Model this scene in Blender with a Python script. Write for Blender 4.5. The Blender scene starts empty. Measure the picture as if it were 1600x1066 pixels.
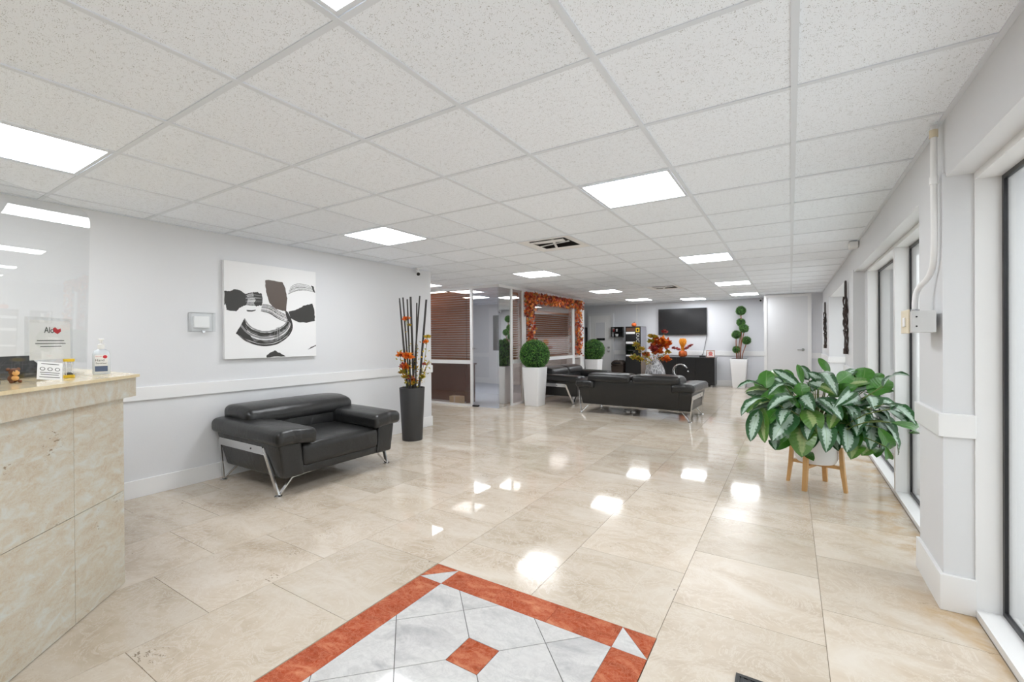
import bpy, math, random
from mathutils import Vector, Matrix
random.seed(7)
PI = math.pi
sc = bpy.context.scene
# ------------------------------------------------------------------ camera, world, exposure
F, YAW, PITCH, ROLL = 696.96, .5582, -.0036, -.0066
CAMZ = 1.263
cam = bpy.data.cameras.new('camera'); cam_o = bpy.data.objects.new('camera', cam)
sc.collection.objects.link(cam_o); sc.camera = cam_o
fw = Vector((-math.sin(YAW)*math.cos(PITCH), math.cos(YAW)*math.cos(PITCH), math.sin(PITCH)))
rt = Vector((math.cos(YAW), math.sin(YAW), 0)); up = rt.cross(fw)
r2 = rt*math.cos(ROLL) + up*math.sin(ROLL); u2 = up*math.cos(ROLL) - rt*math.sin(ROLL)
cam_o.matrix_world = Matrix(((r2.x, u2.x, -fw.x, 0), (r2.y, u2.y, -fw.y, 0), (r2.z, u2.z, -fw.z, CAMZ), (0, 0, 0, 1)))
cam.sensor_width = 36; cam.lens = F/1600*36; cam.clip_start = .05
w = bpy.data.worlds.new('overcast sky'); sc.world = w; w.use_nodes = True
wb = w.node_tree.nodes['Background']
wb.inputs[0].default_value = (.95, .98, 1.0, 1); wb.inputs[1].default_value = 2.1
PANEL = 13.5                                   # ceiling panel radiance
sc.view_settings.view_transform = 'Standard'; sc.view_settings.look = 'None'
sc.view_settings.gamma = 1; sc.view_settings.use_curve_mapping = False
sc.view_settings.exposure = .68
cy = sc.cycles
cy.use_denoising = True; cy.max_bounces = 12; cy.diffuse_bounces = 7; cy.glossy_bounces = 5
cy.transparent_max_bounces = 16; cy.transmission_bounces = 8; cy.sample_clamp_indirect = 6

# ------------------------------------------------------------------ helpers
def link(o): sc.collection.objects.link(o); return o
def lin(c): return c/12.92 if c <= .04045 else ((c+.055)/1.055)**2.4
def S(r, g, b): return (lin(r/255), lin(g/255), lin(b/255), 1)
class NT:
    def __init__(s, name):
        s.m = bpy.data.materials.new(name); s.m.use_nodes = True; s.t = s.m.node_tree
        s.b = s.t.nodes['Principled BSDF']; s.out = s.t.nodes['Material Output']
    def n(s, typ, **kw):
        nd = s.t.nodes.new('ShaderNode'+typ)
        for k, v in kw.items():
            if k[0] == '_': setattr(nd, k[1:], v)
            else: nd.inputs[k.replace('0', ' ')].default_value = v
        return nd
    def l(s, a, b): s.t.links.new(a, b)
    def co(s, kind='Object', scale=(1, 1, 1), rnd=0):
        tc = s.n('TexCoord'); o = tc.outputs[kind]
        if rnd:
            oi = s.n('ObjectInfo'); mu = s.n('Math', _operation='MULTIPLY'); mu.inputs[1].default_value = rnd
            s.l(oi.outputs['Random'], mu.inputs[0]); ad = s.n('VectorMath', _operation='ADD')
            s.l(o, ad.inputs[0]); s.l(mu.outputs[0], ad.inputs[1]); o = ad.outputs[0]
        mp = s.n('Mapping'); mp.inputs['Scale'].default_value = scale; s.l(o, mp.inputs[0]); return mp.outputs[0]
    def noise(s, vec, scale, detail=4, rough=.5, dist=0):
        nd = s.n('TexNoise', Scale=scale, Detail=detail, Roughness=rough, Distortion=dist); s.l(vec, nd.inputs['Vector']); return nd.outputs[0]
    def ramp(s, fac, stops, interp='LINEAR'):
        r = s.n('ValToRGB'); cr = r.color_ramp; cr.interpolation = interp
        while len(cr.elements) < len(stops): cr.elements.new(.5)
        for e, (p, c) in zip(cr.elements, stops): e.position = p; e.color = c
        s.l(fac, r.inputs[0]); return r.outputs[0]
    def mix(s, fac, a, b, mode='MIX'):
        nd = s.n('Mix', _data_type='RGBA', _blend_type=mode)
        for src, i in ((fac, 0), (a, 6), (b, 7)):
            if hasattr(src, 'is_linked'): s.l(src, nd.inputs[i])
            else: nd.inputs[i].default_value = src
        return nd.outputs[2]
    def bump(s, h, strength=.2, dist=.01):
        b = s.n('Bump', Strength=strength, Distance=dist); s.l(h, b.inputs['Height']); s.l(b.outputs[0], s.b.inputs['Normal'])
    def col(s, c):
        if hasattr(c, 'is_linked'): s.l(c, s.b.inputs['Base Color'])
        else: s.b.inputs['Base Color'].default_value = c
def mat(name, c, rough=.5, metal=0, bump=0, bscale=60, var=0, spec=.5, coat=0, emit=None):
    k = NT(name); k.b.inputs['Roughness'].default_value = rough; k.b.inputs['Metallic'].default_value = metal
    k.b.inputs['Specular IOR Level'].default_value = spec; k.b.inputs['Coat Weight'].default_value = coat
    v = k.co()
    if var:
        n = k.noise(v, bscale*.2, 3)
        k.col(k.mix(n, tuple(x*(1-var) for x in c[:3])+(1,), tuple(min(1, x*(1+var)) for x in c[:3])+(1,)))
    else: k.col(c)
    if bump: k.bump(k.noise(v, bscale, 4), bump, .004)
    if emit:
        k.b.inputs['Emission Color'].default_value = (1, 1, 1, 1) if emit is True else emit[0]
        k.b.inputs['Emission Strength'].default_value = PANEL if emit is True else emit[1]
    return k.m
def glass(name, tint=(1, 1, 1, 1), ior=1.5, gain=1.0, base=0.0, rough=0.0):
    k = NT(name); t = k.t; t.nodes.remove(k.b)
    tr = k.n('BsdfTransparent'); tr.inputs[0].default_value = tint
    gl = k.n('BsdfGlossy'); gl.inputs['Roughness'].default_value = rough
    fr = k.n('Fresnel'); ge = k.n('NewGeometry'); io = k.n('Math', _operation='MULTIPLY_ADD')   # same reflectance on both faces of a thin pane
    k.l(ge.outputs['Backfacing'], io.inputs[0]); io.inputs[1].default_value = 1/ior-ior; io.inputs[2].default_value = ior; k.l(io.outputs[0], fr.inputs['IOR'])
    ma = k.n('Math', _operation='MULTIPLY_ADD', _use_clamp=True)
    ma.inputs[1].default_value = gain; ma.inputs[2].default_value = base
    k.l(fr.outputs[0], ma.inputs[0])
    mx = k.n('MixShader'); k.l(ma.outputs[0], mx.inputs[0]); k.l(tr.outputs[0], mx.inputs[1]); k.l(gl.outputs[0], mx.inputs[2])
    k.l(mx.outputs[0], k.out.inputs[0]); return k.m

class MB:
    def __init__(s): s.v = []; s.f = []; s.mi = []; s.cur = 0; s.uv = None
    def add(s, vs, fs):
        o = len(s.v); s.v += [tuple(p) for p in vs]; s.f += [tuple(i+o for i in f) for f in fs]; s.mi += [s.cur]*len(fs); return s
    def box(s, a, b, top=None, M=None):
        (x0, y0, z0), (x1, y1, z1) = a, b
        vs = [(x0, y0, z0), (x1, y0, z0), (x1, y1, z0), (x0, y1, z0), (x0, y0, z1), (x1, y0, z1), (x1, y1, z1), (x0, y1, z1)]
        if top:
            cx, cy_ = (x0+x1)/2, (y0+y1)/2
            vs = vs[:4] + [(cx+(x-cx)*top, cy_+(y-cy_)*top, z) for x, y, z in vs[4:]]
        if M: vs = [M @ Vector(p) for p in vs]
        return s.add(vs, [(3, 2, 1, 0), (4, 5, 6, 7), (0, 1, 5, 4), (1, 2, 6, 5), (2, 3, 7, 6), (3, 0, 4, 7)])
    def bbox(s, a, b, r=.005, n=2):          # rounded box
        h = [(b[i]-a[i])/2 for i in range(3)]; c = [(b[i]+a[i])/2 for i in range(3)]
        return s.cushion(c, h, min(r, min(h)*.98), n)
    def cushion(s, c, h, r, n=3, bulge=0, m=4, warp=None):
        def params(hh):
            e = (hh-r)/hh
            out = [-1+(1-e)*(1-math.cos(PI/2*i/n)) for i in range(n)]
            mid = [-e+2*e*i/m for i in range(m+1)] if e > .02 else [0]
            return out+mid+[-x for x in reversed(out)]
        P = [params(x) for x in h]; idx = {}; vs = []; fs = []
        def V(p):
            q = [p[i]*h[i] for i in range(3)]; inn = [max(0, h[i]-r) for i in range(3)]
            cl = [max(-inn[i], min(inn[i], q[i])) for i in range(3)]; d = [q[i]-cl[i] for i in range(3)]
            L = math.sqrt(sum(x*x for x in d))
            if L > 1e-9: q = [cl[i]+d[i]/L*r for i in range(3)]
            if bulge: q[2] += bulge*(1-(p[0])**2)*(1-(p[1])**2)*p[2]
            q = [q[i]+c[i] for i in range(3)]
            if warp: q = list(warp(*q))
            k = tuple(round(x, 5) for x in q)
            if k not in idx: idx[k] = len(vs); vs.append(tuple(q))
            return idx[k]
        for ax in range(3):
            a, b = (ax+1) % 3, (ax+2) % 3
            for sg in (-1, 1):
                for i in range(len(P[a])-1):
                    for j in range(len(P[b])-1):
                        q = []
                        for (ii, jj) in ((i, j), (i+1, j), (i+1, j+1), (i, j+1)):
                            p = [0]*3; p[ax] = sg; p[a] = P[a][ii]; p[b] = P[b][jj]; q.append(V(p))
                        if sg < 0: q.reverse()
                        q2 = []
                        for x in q:
                            if x not in q2: q2.append(x)
                        if len(q2) > 2: fs.append(tuple(q2))
        return s.add(vs, fs)
    def tube(s, pts, r, n=8, cap=True, closed=False):
        pts = [Vector(p) for p in pts]; rs = r if isinstance(r, (list, tuple)) else [r]*len(pts); vs = []; fs = []
        N = len(pts); pn = None
        for i, p in enumerate(pts):
            if closed: t = pts[(i+1) % N]-pts[i-1]
            else: t = pts[min(i+1, N-1)]-pts[max(i-1, 0)]
            t.normalize()
            if pn is None:
                a = Vector((0, 0, 1)) if abs(t.z) < .9 else Vector((1, 0, 0)); u = t.cross(a).normalized()
            else: u = (pn - t*pn.dot(t)).normalized()
            pn = u; v = t.cross(u)
            for k in range(n):
                an = 2*PI*k/n; vs.append(p+(u*math.cos(an)+v*math.sin(an))*rs[i])
        for i in range(N if closed else N-1):
            for k in range(n):
                a = i*n; b = ((i+1) % N)*n; fs.append((a+k, a+(k+1) % n, b+(k+1) % n, b+k))
        if cap and not closed: fs += [tuple(reversed(range(n))), tuple(range((N-1)*n, N*n))]
        return s.add(vs, fs)
    def lathe(s, prof, n=24, c=(0, 0, 0), capb=True, capt=True):
        vs = []; fs = []
        for (r, z) in prof:
            for k in range(n): a = 2*PI*k/n; vs.append((c[0]+r*math.cos(a), c[1]+r*math.sin(a), c[2]+z))
        for i in range(len(prof)-1):
            for k in range(n): fs.append((i*n+k, i*n+(k+1) % n, (i+1)*n+(k+1) % n, (i+1)*n+k))
        if capb: fs.append(tuple(reversed(range(n))))
        if capt: fs.append(tuple(range((len(prof)-1)*n, len(prof)*n)))
        return s.add(vs, fs)
    def prism(s, poly, z0, z1, M=None):      # polygon in xy, ccw
        n = len(poly); vs = [(x, y, z0) for x, y in poly]+[(x, y, z1) for x, y in poly]
        if M: vs = [M @ Vector(p) for p in vs]
        return s.add(vs, [tuple(reversed(range(n))), tuple(range(n, 2*n))]+[(i, (i+1) % n, (i+1) % n+n, i+n) for i in range(n)])
    def sphere(s, c, r, n=12, m=8, sc3=(1, 1, 1)):
        prof = []
        vs = [(c[0], c[1], c[2]-r*sc3[2])]; fs = []
        for i in range(1, m):
            a = PI*i/m
            for k in range(n):
                b = 2*PI*k/n; vs.append((c[0]+r*sc3[0]*math.sin(a)*math.cos(b), c[1]+r*sc3[1]*math.sin(a)*math.sin(b), c[2]-r*sc3[2]*math.cos(a)))
        vs.append((c[0], c[1], c[2]+r*sc3[2])); T = len(vs)-1
        for k in range(n): fs.append((0, 1+(k+1) % n, 1+k)); fs.append((T, T-n+k, T-n+(k+1) % n))
        for i in range(m-2):
            for k in range(n): a = 1+i*n; fs.append((a+k, a+(k+1) % n, a+n+(k+1) % n, a+n+k))
        return s.add(vs, fs)
    def mesh(s, name, mats, smooth=False):
        me = bpy.data.meshes.new(name); me.from_pydata(s.v, [], s.f)
        for m_ in (mats if isinstance(mats, (list, tuple)) else [mats]): me.materials.append(m_)
        me.polygons.foreach_set('material_index', s.mi)
        if smooth: me.polygons.foreach_set('use_smooth', [True]*len(s.f))
        if s.uv:
            ul = me.uv_layers.new(name='UVMap')
            for lp in me.loops: ul.data[lp.index].uv = s.uv[lp.vertex_index]
        me.update(); return me
    def build(s, name, mats, parent=None, smooth=False, loc=(0, 0, 0), auto=None, kind=None):
        me = s.mesh(name, mats, smooth or auto is not None)
        if auto is not None: me.set_sharp_from_angle(angle=math.radians(auto))
        return put(name, me, parent, loc, kind)
def put(name, me, parent=None, loc=(0, 0, 0), kind=None, rot=None):
    o = link(bpy.data.objects.new(name, me)); o.location = loc
    if rot: o.rotation_euler = rot
    if parent: o.parent = parent
    if kind: o['kind'] = kind
    return o
def thing(name, label, cat, loc=(0, 0, 0), rz=0, group=None):
    o = link(bpy.data.objects.new(name, None)); o.location = loc; o.rotation_euler = (0, 0, rz); o.empty_display_size = .1
    return tag(o, label, cat, group)
def tag(o, label, cat, group=None):
    o['label'] = label; o['category'] = cat
    if group: o['group'] = group
    return o
def copy_tree(o, parent=None):
    c = link(o.copy())
    if parent: c.parent = parent
    for ch in list(o.children): copy_tree(ch, c)
    return c
def text_mesh(txt, size, M, ext=.0004, align='CENTER'):
    cu = bpy.data.curves.new('lettering', 'FONT'); cu.body = txt; cu.size = size; cu.extrude = ext; cu.align_x = align; cu.align_y = 'CENTER'
    cu.resolution_u = 3
    ob = link(bpy.data.objects.new('lettering', cu)); bpy.context.view_layer.update()
    me = bpy.data.meshes.new_from_object(ob.evaluated_get(bpy.context.evaluated_depsgraph_get()))
    bpy.data.objects.remove(ob); bpy.data.curves.remove(cu); me.transform(M); me.materials.clear(); return me
def frame(origin, xax, yax):                 # local x,y -> world axes
    x = Vector(xax).normalized(); y = Vector(yax).normalized(); z = x.cross(y)
    return Matrix(((x.x, y.x, z.x, origin[0]), (x.y, y.y, z.y, origin[1]), (x.z, y.z, z.z, origin[2]), (0, 0, 0, 1)))

# ------------------------------------------------------------------ materials
def wall_mat(name, c):
    k = NT(name); v = k.co(); n = k.noise(v, 55, 5, .6); k.col(c); k.b.inputs['Roughness'].default_value = .55
    k.b.inputs['Specular IOR Level'].default_value = .3; k.bump(n, .12, .004); return k.m
M_WALL = wall_mat('painted wall', S(217, 218, 220))
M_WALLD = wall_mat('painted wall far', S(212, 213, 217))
M_TRIM = mat('white satin trim', S(229, 229, 229), .35, spec=.4)
M_DARKVOID = mat('dark void', S(40, 36, 34), .8)
def ceil_mat():
    k = NT('fissured ceiling tile'); v = k.co('Object', rnd=40)
    vo = k.n('TexVoronoi', Scale=210.0, Randomness=1.0); k.l(v, vo.inputs['Vector'])
    nz = k.noise(v, 60, 1); mk = k.n('Math', _operation='MULTIPLY_ADD'); k.l(nz, mk.inputs[0]); mk.inputs[1].default_value = .55; mk.inputs[2].default_value = -.08
    lt = k.n('Math', _operation='LESS_THAN'); k.l(vo.outputs['Distance'], lt.inputs[0]); k.l(mk.outputs[0], lt.inputs[1])
    oi = k.n('ObjectInfo'); base = k.ramp(oi.outputs['Random'], [(0, S(238, 243, 250)), (1, S(243, 248, 255))])
    c = k.mix(lt.outputs[0], base, S(150, 150, 150)); k.col(c)
    k.b.inputs['Roughness'].default_value = .9; k.b.inputs['Specular IOR Level'].default_value = .1
    k.bump(k.noise(v, 160, 3), .25, .003); return k.m
M_CEIL = ceil_mat()
M_GRID = mat('white metal grid', S(220, 225, 232), .45, spec=.3)
def stone(name, c1, c2, c3, pits=True, rough=.06, sc_=1.0, rnd=60, veins=.5, tone=.1):
    k = NT(name); v = k.co('Object', (1, 1, 1), rnd); v2 = k.co('Object', (1, 2.0, 1), rnd)
    n1 = k.noise(v2, 2.2*sc_, 6, .62, .7); base = k.ramp(n1, [(.28, c1), (.5, c2), (.72, c3)])
    n2 = k.noise(v2, 9*sc_, 7, .7, 1.2); base = k.mix(k.ramp(n2, [(.35, (.0, 0, 0, 1)), (.7, (1, 1, 1, 1))]), base, k.mix(.35, base, c3), 'MIX')
    n3 = k.noise(v, 5*sc_, 9, .75, 2.0)
    vein = k.ramp(n3, [(.475, (0, 0, 0, 1)), (.495, (1, 1, 1, 1)), (.505, (1, 1, 1, 1)), (.525, (0, 0, 0, 1))])
    mu = k.n('Math', _operation='MULTIPLY'); k.l(vein, mu.inputs[0]); mu.inputs[1].default_value = veins
    base = k.mix(mu.outputs[0], base, c3)
    oi = k.n('ObjectInfo'); t = k.ramp(oi.outputs['Random'], [(0, (1-tone, 1-tone, 1-tone*1.1, 1)), (.5, (1, 1, 1, 1)), (1, (1+tone*.3, 1+tone*.3, 1+tone*.25, 1))])
    base = k.mix(1.0, base, t, 'MULTIPLY')
    if pits:
        p = k.noise(k.co('Object', (1, 2.2, 1), rnd), 42, 3, .6); m = k.noise(v, 3.5, 2)
        a = k.n('Math', _operation='MULTIPLY'); k.l(p, a.inputs[0]); k.l(m, a.inputs[1])
        pm = k.ramp(a.outputs[0], [(.425, (0, 0, 0, 1)), (.46, (1, 1, 1, 1))])
        base = k.mix(pm, base, tuple(x*.55 for x in c1[:3])+(1,))
    k.col(base); k.b.inputs['Roughness'].default_value = rough; k.b.inputs['Specular IOR Level'].default_value = .36
    return k
def floor_stone():
    k = stone('polished cream travertine', S(180, 163, 142), S(201, 187, 169), S(214, 205, 193), tone=.12, veins=.75)
    g = k.n('NewGeometry'); sx = k.n('SeparateXYZ'); k.l(g.outputs['Position'], sx.inputs[0])
    # iron stain along the window curb, and a worn walkway by the entrance
    mr = k.n('MapRange'); mr.inputs['From Min'].default_value = .30; mr.inputs['From Max'].default_value = .68; k.l(sx.outputs[0], mr.inputs[0])
    nz = k.noise(g.outputs['Position'], 3.2, 4, .6, .4); rm = k.ramp(nz, [(.46, (0, 0, 0, 1)), (.66, (1, 1, 1, 1))])
    mu = k.n('Math', _operation='MULTIPLY'); k.l(mr.outputs[0], mu.inputs[0]); k.l(rm, mu.inputs[1])
    old = k.b.inputs['Base Color'].links[0].from_socket; k.l(k.mix(mu.outputs[0], old, S(176, 140, 84)), k.b.inputs['Base Color'])
    wn = k.noise(g.outputs['Position'], .55, 2); wr = k.ramp(wn, [(.40, (.03, .03, .03, 1)), (.62, (.11, .11, .11, 1))]); 
    wx = k.n('MapRange', _interpolation_type='SMOOTHSTEP'); wx.inputs['From Min'].default_value = -1.5; wx.inputs['From Max'].default_value = -.1; k.l(sx.outputs[0], wx.inputs[0])
    wy = k.n('MapRange', _interpolation_type='SMOOTHSTEP'); wy.inputs['From Min'].default_value = 4.6; wy.inputs['From Max'].default_value = 2.2; k.l(sx.outputs[1], wy.inputs[0])
    wm = k.n('Math', _operation='MULTIPLY'); k.l(wx.outputs[0], wm.inputs[0]); k.l(wy.outputs[0], wm.inputs[1])
    k.l(k.mix(wm.outputs[0], wr, (.40, .40, .40, 1)), k.b.inputs['Roughness'])
    return k.m
M_STONE = floor_stone()
M_REDM = stone('red orange marble', S(132, 50, 24), S(160, 64, 32), S(204, 132, 98), True, .08, 3.2, 60, .55, .12).m
M_WHITEM = stone('pale grey marble', S(197, 195, 194), S(208, 207, 205), S(168, 167, 168), False, .07, 1.6, 60, .35, .06).m
M_COUNTER = stone('honed travertine counter cladding', S(180, 157, 128), S(194, 182, 160), S(202, 206, 202), True, .3, 5.0, 60, .6, .05).m
M_CTOP = stone('polished beige counter top', S(206, 186, 146), S(220, 203, 166), S(228, 215, 186), False, .12, 3, 60, .3, .03).m
M_GROUT = mat('stone grout', S(140, 126, 108), .8)
M_GROUTD = mat('dark stone grout', S(88, 86, 84), .8)
def leather():
    k = NT('black leather'); v = k.co(); k.col(S(33, 33, 33)); k.b.inputs['Roughness'].default_value = .28
    n = k.noise(v, 7, 5, .6, .8); vo = k.n('TexVoronoi', Scale=260.0); k.l(v, vo.inputs['Vector'])
    a = k.n('Math', _operation='MULTIPLY_ADD'); k.l(vo.outputs['Distance'], a.inputs[0]); a.inputs[1].default_value = .08; k.l(n, a.inputs[2])
    k.bump(a.outputs[0], .28, .02); return k.m
M_LEATHER = leather()
M_CHROME = mat('chrome', S(206, 206, 206), .14, 1)
M_WHITEP = mat('matte white planter', S(232, 232, 233), .38, spec=.4)
M_BLACKV = mat('matte charcoal vase', S(56, 56, 57), .5, bump=.05, bscale=200)
M_BLACK = mat('black plastic', S(26, 26, 27), .35)
M_BLACKG = mat('black gloss', S(16, 16, 17), .08, coat=.5)
M_BROWN = mat('brown plastic', S(62, 52, 46), .4)
M_GASKET = mat('black anodised frame', S(27, 27, 31), .35)
M_WHITE = mat('white plastic', S(236, 236, 236), .35)
M_CREAM = mat('cream plastic', S(222, 210, 184), .4)
M_PAPER = mat('paper', S(238, 238, 238), .8)
M_INK = mat('print ink', S(70, 70, 72), .8)
M_RED = mat('red print', S(200, 36, 52), .6)
M_BLUE = mat('blue print', S(84, 100, 130), .6)
M_YEL = mat('yellow plastic', S(226, 190, 44), .4)
M_ORANGE = mat('orange', S(222, 104, 44), .55, var=.15, bscale=100)
M_DIFF = mat('LED diffuser', S(245, 245, 245), .6, emit=((.935, .965, 1, 1), PANEL))
M_GLASS = glass('clear window glass', (.97, .98, .98, 1), 1.5, 1.6)
M_ACRYL = glass('acrylic', (.975, .98, .98, 1), 1.49, 1.1)
M_DOORG = glass('clear door glass', (.95, .96, .97, 1), 1.5, 1.8, .05)
M_MIRG = glass('reflective side glass', (.6, .6, .6, 1), 1.5, 1.6, .62)
M_BRONZE = glass('bronze tinted glass', (.86, .80, .75, 1), 1.5, 1.4, .04)
M_BLIND = mat('brown blind slat', S(184, 130, 94), .45)
M_MAROON = mat('dark maroon laminate', S(112, 78, 74), .45)
M_CARPET = mat('grey blue carpet', S(186, 190, 198), .95, bump=.3, bscale=400)
M_WOOD = mat('light beech wood', S(206, 160, 104), .45, var=.12, bscale=60)
M_SCULPT = mat('dark carved wood', S(58, 46, 42), .5, bump=.5, bscale=70)
M_BARK = mat('reddish stem', S(140, 86, 62), .7, bump=.3, bscale=120)
M_BAMBOO = mat('black lacquered cane', S(52, 47, 44), .45, var=.2, bscale=60)
M_SOIL = mat('dark soil', S(50, 42, 34), .95, bump=.6, bscale=80)
def foliage(name, stops, rough=.45, trans=.0):
    k = NT(name); g = k.n('NewGeometry'); k.col(k.ramp(g.outputs['Random Per Island'], stops)); k.b.inputs['Roughness'].default_value = rough; return k.m
M_BOX = foliage('boxwood leaves', [(0, S(34, 74, 26)), (.5, S(60, 116, 42)), (.85, S(92, 150, 58)), (1, S(136, 176, 80))])
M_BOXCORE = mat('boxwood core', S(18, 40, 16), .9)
M_AUTUMN = foliage('autumn leaves', [(0, S(96, 34, 24)), (.3, S(168, 54, 30)), (.6, S(214, 96, 42)), (.85, S(236, 146, 60)), (.93, S(200, 150, 60)), (1, S(120, 98, 50))], .6)
M_YFOL = foliage('yellow foliage', [(0, S(160, 120, 30)), (.4, S(208, 164, 48)), (.7, S(186, 176, 60)), (1, S(120, 128, 48))], .6)
M_OFLOW = foliage('orange petals', [(0, S(190, 66, 20)), (.5, S(224, 110, 32)), (1, S(240, 160, 50))], .6)
M_RFLOW = foliage('red petals', [(0, S(130, 36, 40)), (.5, S(178, 60, 56)), (1, S(206, 120, 110))], .6)
M_STEMG = mat('green stem', S(96, 112, 52), .6)
def aglaonema(name, edge, centre, silver):
    k = NT(name); tc = k.n('TexCoord'); sx = k.n('SeparateXYZ'); k.l(tc.outputs['UV'], sx.inputs[0])
    def math_(op, a, b=None, c=None):
        nd = k.n('Math', _operation=op)
        for i, q in enumerate((a, b, c)):
            if q is None: continue
            if hasattr(q, 'is_linked'): k.l(q, nd.inputs[i])
            else: nd.inputs[i].default_value = q
        return nd.outputs[0]
    u = math_('ABSOLUTE', math_('MULTIPLY_ADD', sx.outputs[0], 2., -1.)); v = sx.outputs[1]
    side = math_('SINE', math_('MULTIPLY', math_('SUBTRACT', v, math_('MULTIPLY', u, .16)), 62.))
    oi = k.n('ObjectInfo'); nv = k.n('CombineXYZ'); k.l(math_('MULTIPLY', u, 5.), nv.inputs[0]); k.l(math_('MULTIPLY', v, 16.), nv.inputs[1]); k.l(math_('MULTIPLY', oi.outputs['Random'], 30.), nv.inputs[2])
    nz = k.noise(nv.outputs[0], 1.0, 4)
    lim = math_('ADD', math_('MULTIPLY', side, .05), math_('MULTIPLY_ADD', nz, .7, -.0))
    endf = math_('MULTIPLY', math_('SUBTRACT', 1., math_('POWER', math_('ABSOLUTE', math_('MULTIPLY_ADD', v, 2., -1.06)), 4.)), silver)
    m = math_('SUBTRACT', math_('MULTIPLY', math_('ADD', lim, .16), endf), u)
    mask = k.ramp(m, [(.0, (0, 0, 0, 1)), (.16, (1, 1, 1, 1))])
    gcol = k.mix(nz, edge, tuple(x*.55 for x in edge[:3])+(1,))
    c = k.mix(mask, gcol, k.mix(nz, centre, tuple(x*.72 for x in centre[:3])+(1,)))
    mid = k.ramp(u, [(.02, (1, 1, 1, 1)), (.05, (0, 0, 0, 1))]); c = k.mix(k.mix(1., mid, (.5, .5, .5, 1), 'MULTIPLY'), c, S(120, 150, 90))
    k.col(c); k.b.inputs['Roughness'].default_value = .33; k.bump(side, .12, .004); return k.m
M_LEAF = {'s': aglaonema('silver leaf', S(40, 90, 44), S(178, 200, 184), 1.05),
          'y': aglaonema('yellow green leaf', S(82, 126, 44), S(150, 168, 108), .75),
          'g': aglaonema('plain green leaf', S(66, 128, 36), S(84, 140, 50), .0)}
M_STUCCO = wall_mat('exterior stucco', S(246, 246, 246)); M_PAVE = mat('exterior concrete', S(225, 225, 223), .8, bump=.2, bscale=120)
# ------------------------------------------------------------------ room dimensions
CH = 2.268; T = .6096; GX0, GY0 = .016, 2.128
XL, XR, YFAR, YNEAR = -4.50, .61, 12.9, -4.6
def structure(o): o['kind'] = 'structure'; return o
def sbox(name, a, b, m, parent=None, kind='structure'):
    o = MB().box(a, b).build(name, m, parent)
    if not parent and kind: o['kind'] = kind
    return o
# ---- floor: running-bond polished stone tiles on a grout bed, a marble medallion inlaid
flr = structure(MB().box((-9, YNEAR, -.12), (.9, 13.2, -.0025)).build('floor', M_GROUT))
TS = .605; FX0 = -2.905; j2 = .0012
MX0, MX1, MY1, MY0 = -1.690, -.480, 1.907, .35
def tile_mesh(w_, d_): return MB().box((-w_/2+j2, -d_/2+j2, -.012), (w_/2-j2, d_/2-j2, 0)).mesh('floor_tile', M_STONE)
full = tile_mesh(TS, TS); far_tiles = MB()
for i in range(-11, 7):
    x0 = FX0+i*TS; x1 = min(x0+TS, .70)
    if x1-x0 < .05: continue
    off = 1.61 if i % 2 == 0 else 1.907
    for k in range(-12, 20):
        y0 = off+k*TS; y1 = y0+TS; xa = x0
        if y1 < YNEAR+.3 or y0 > 12.9: continue
        if xa >= MX0-.01 and x1 <= MX1+.01:
            if y1 <= MY1+.02 and y0 > MY0-.3: continue
            if y0 < MY1-.02 and y1 > MY1: y0 = MY1
            elif y0 < MY0 < y1: y1 = MY0
        if x1 < -4.45 and not (4.9 < y0 < 6.8): continue
        if x0 < -4.45: xa = max(xa, XL-.05 if not (4.9 < y0 < 6.8) else xa)
        if x1-xa < .04: continue
        near = .7 < y1 and y0 < 7.6 and x0 > -4.8
        if not near:
            far_tiles.box((xa+j2, y0+j2, -.012), (x1-j2, y1-j2, 0)); continue
        wd, dp = x1-xa, y1-y0
        me = full if abs(wd-TS) < 1e-4 and abs(dp-TS) < 1e-4 else tile_mesh(wd, dp)
        put('floor_tile', me, flr, ((xa+x1)/2, (y0+y1)/2, 0), rot=(0, 0, random.choice((0, 0, PI)) if me is full else 0))
far_tiles.build('floor_tiling', M_STONE, flr, kind='stuff')
MB().box((-9, 6.78, -.004), (-4.56, 10.6, .001)).build('carpet', M_CARPET, flr)
MB().box((MX0, MY0, -.01), (MX1, MY1, -.002)).build('medallion_bed', M_GROUTD, flr)
def clip(poly, a, b, c):                     # keep a*x+b*y <= c
    out = []
    for i in range(len(poly)):
        p, q = poly[i], poly[(i+1) % len(poly)]; dp = a*p[0]+b*p[1]-c; dq = a*q[0]+b*q[1]-c
        if dp <= 0: out.append(p)
        if dp*dq < 0: t = dp/(dp-dq); out.append((p[0]+(q[0]-p[0])*t, p[1]+(q[1]-p[1])*t))
    return out
def inset(poly, d):
    n = len(poly); out = poly
    for i in range(n):
        (x0, y0), (x1, y1) = poly[i], poly[(i+1) % n]; L = math.hypot(x1-x0, y1-y0)
        if L < 1e-6: continue
        a, b = (y1-y0)/L, -(x1-x0)/L; out = clip(out, a, b, a*x0+b*y0-d)
    return out
def slab(name, poly, m, parent, d=.001):
    p = inset(poly, d)
    if len(p) < 3: return
    cx = sum(x for x, y in p)/len(p); cy2 = sum(y for x, y in p)/len(p)
    MB().prism([(x-cx, y-cy2) for x, y in p], -.01, 0).build(name, m, parent, loc=(cx, cy2, 0))
BW = .148; ix0, ix1, iy1, iy0 = MX0+BW, MX1-BW, MY1-BW, MY0+BW
def rect(a, b, c, d): return [(a, b), (c, b), (c, d), (a, d)]
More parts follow.
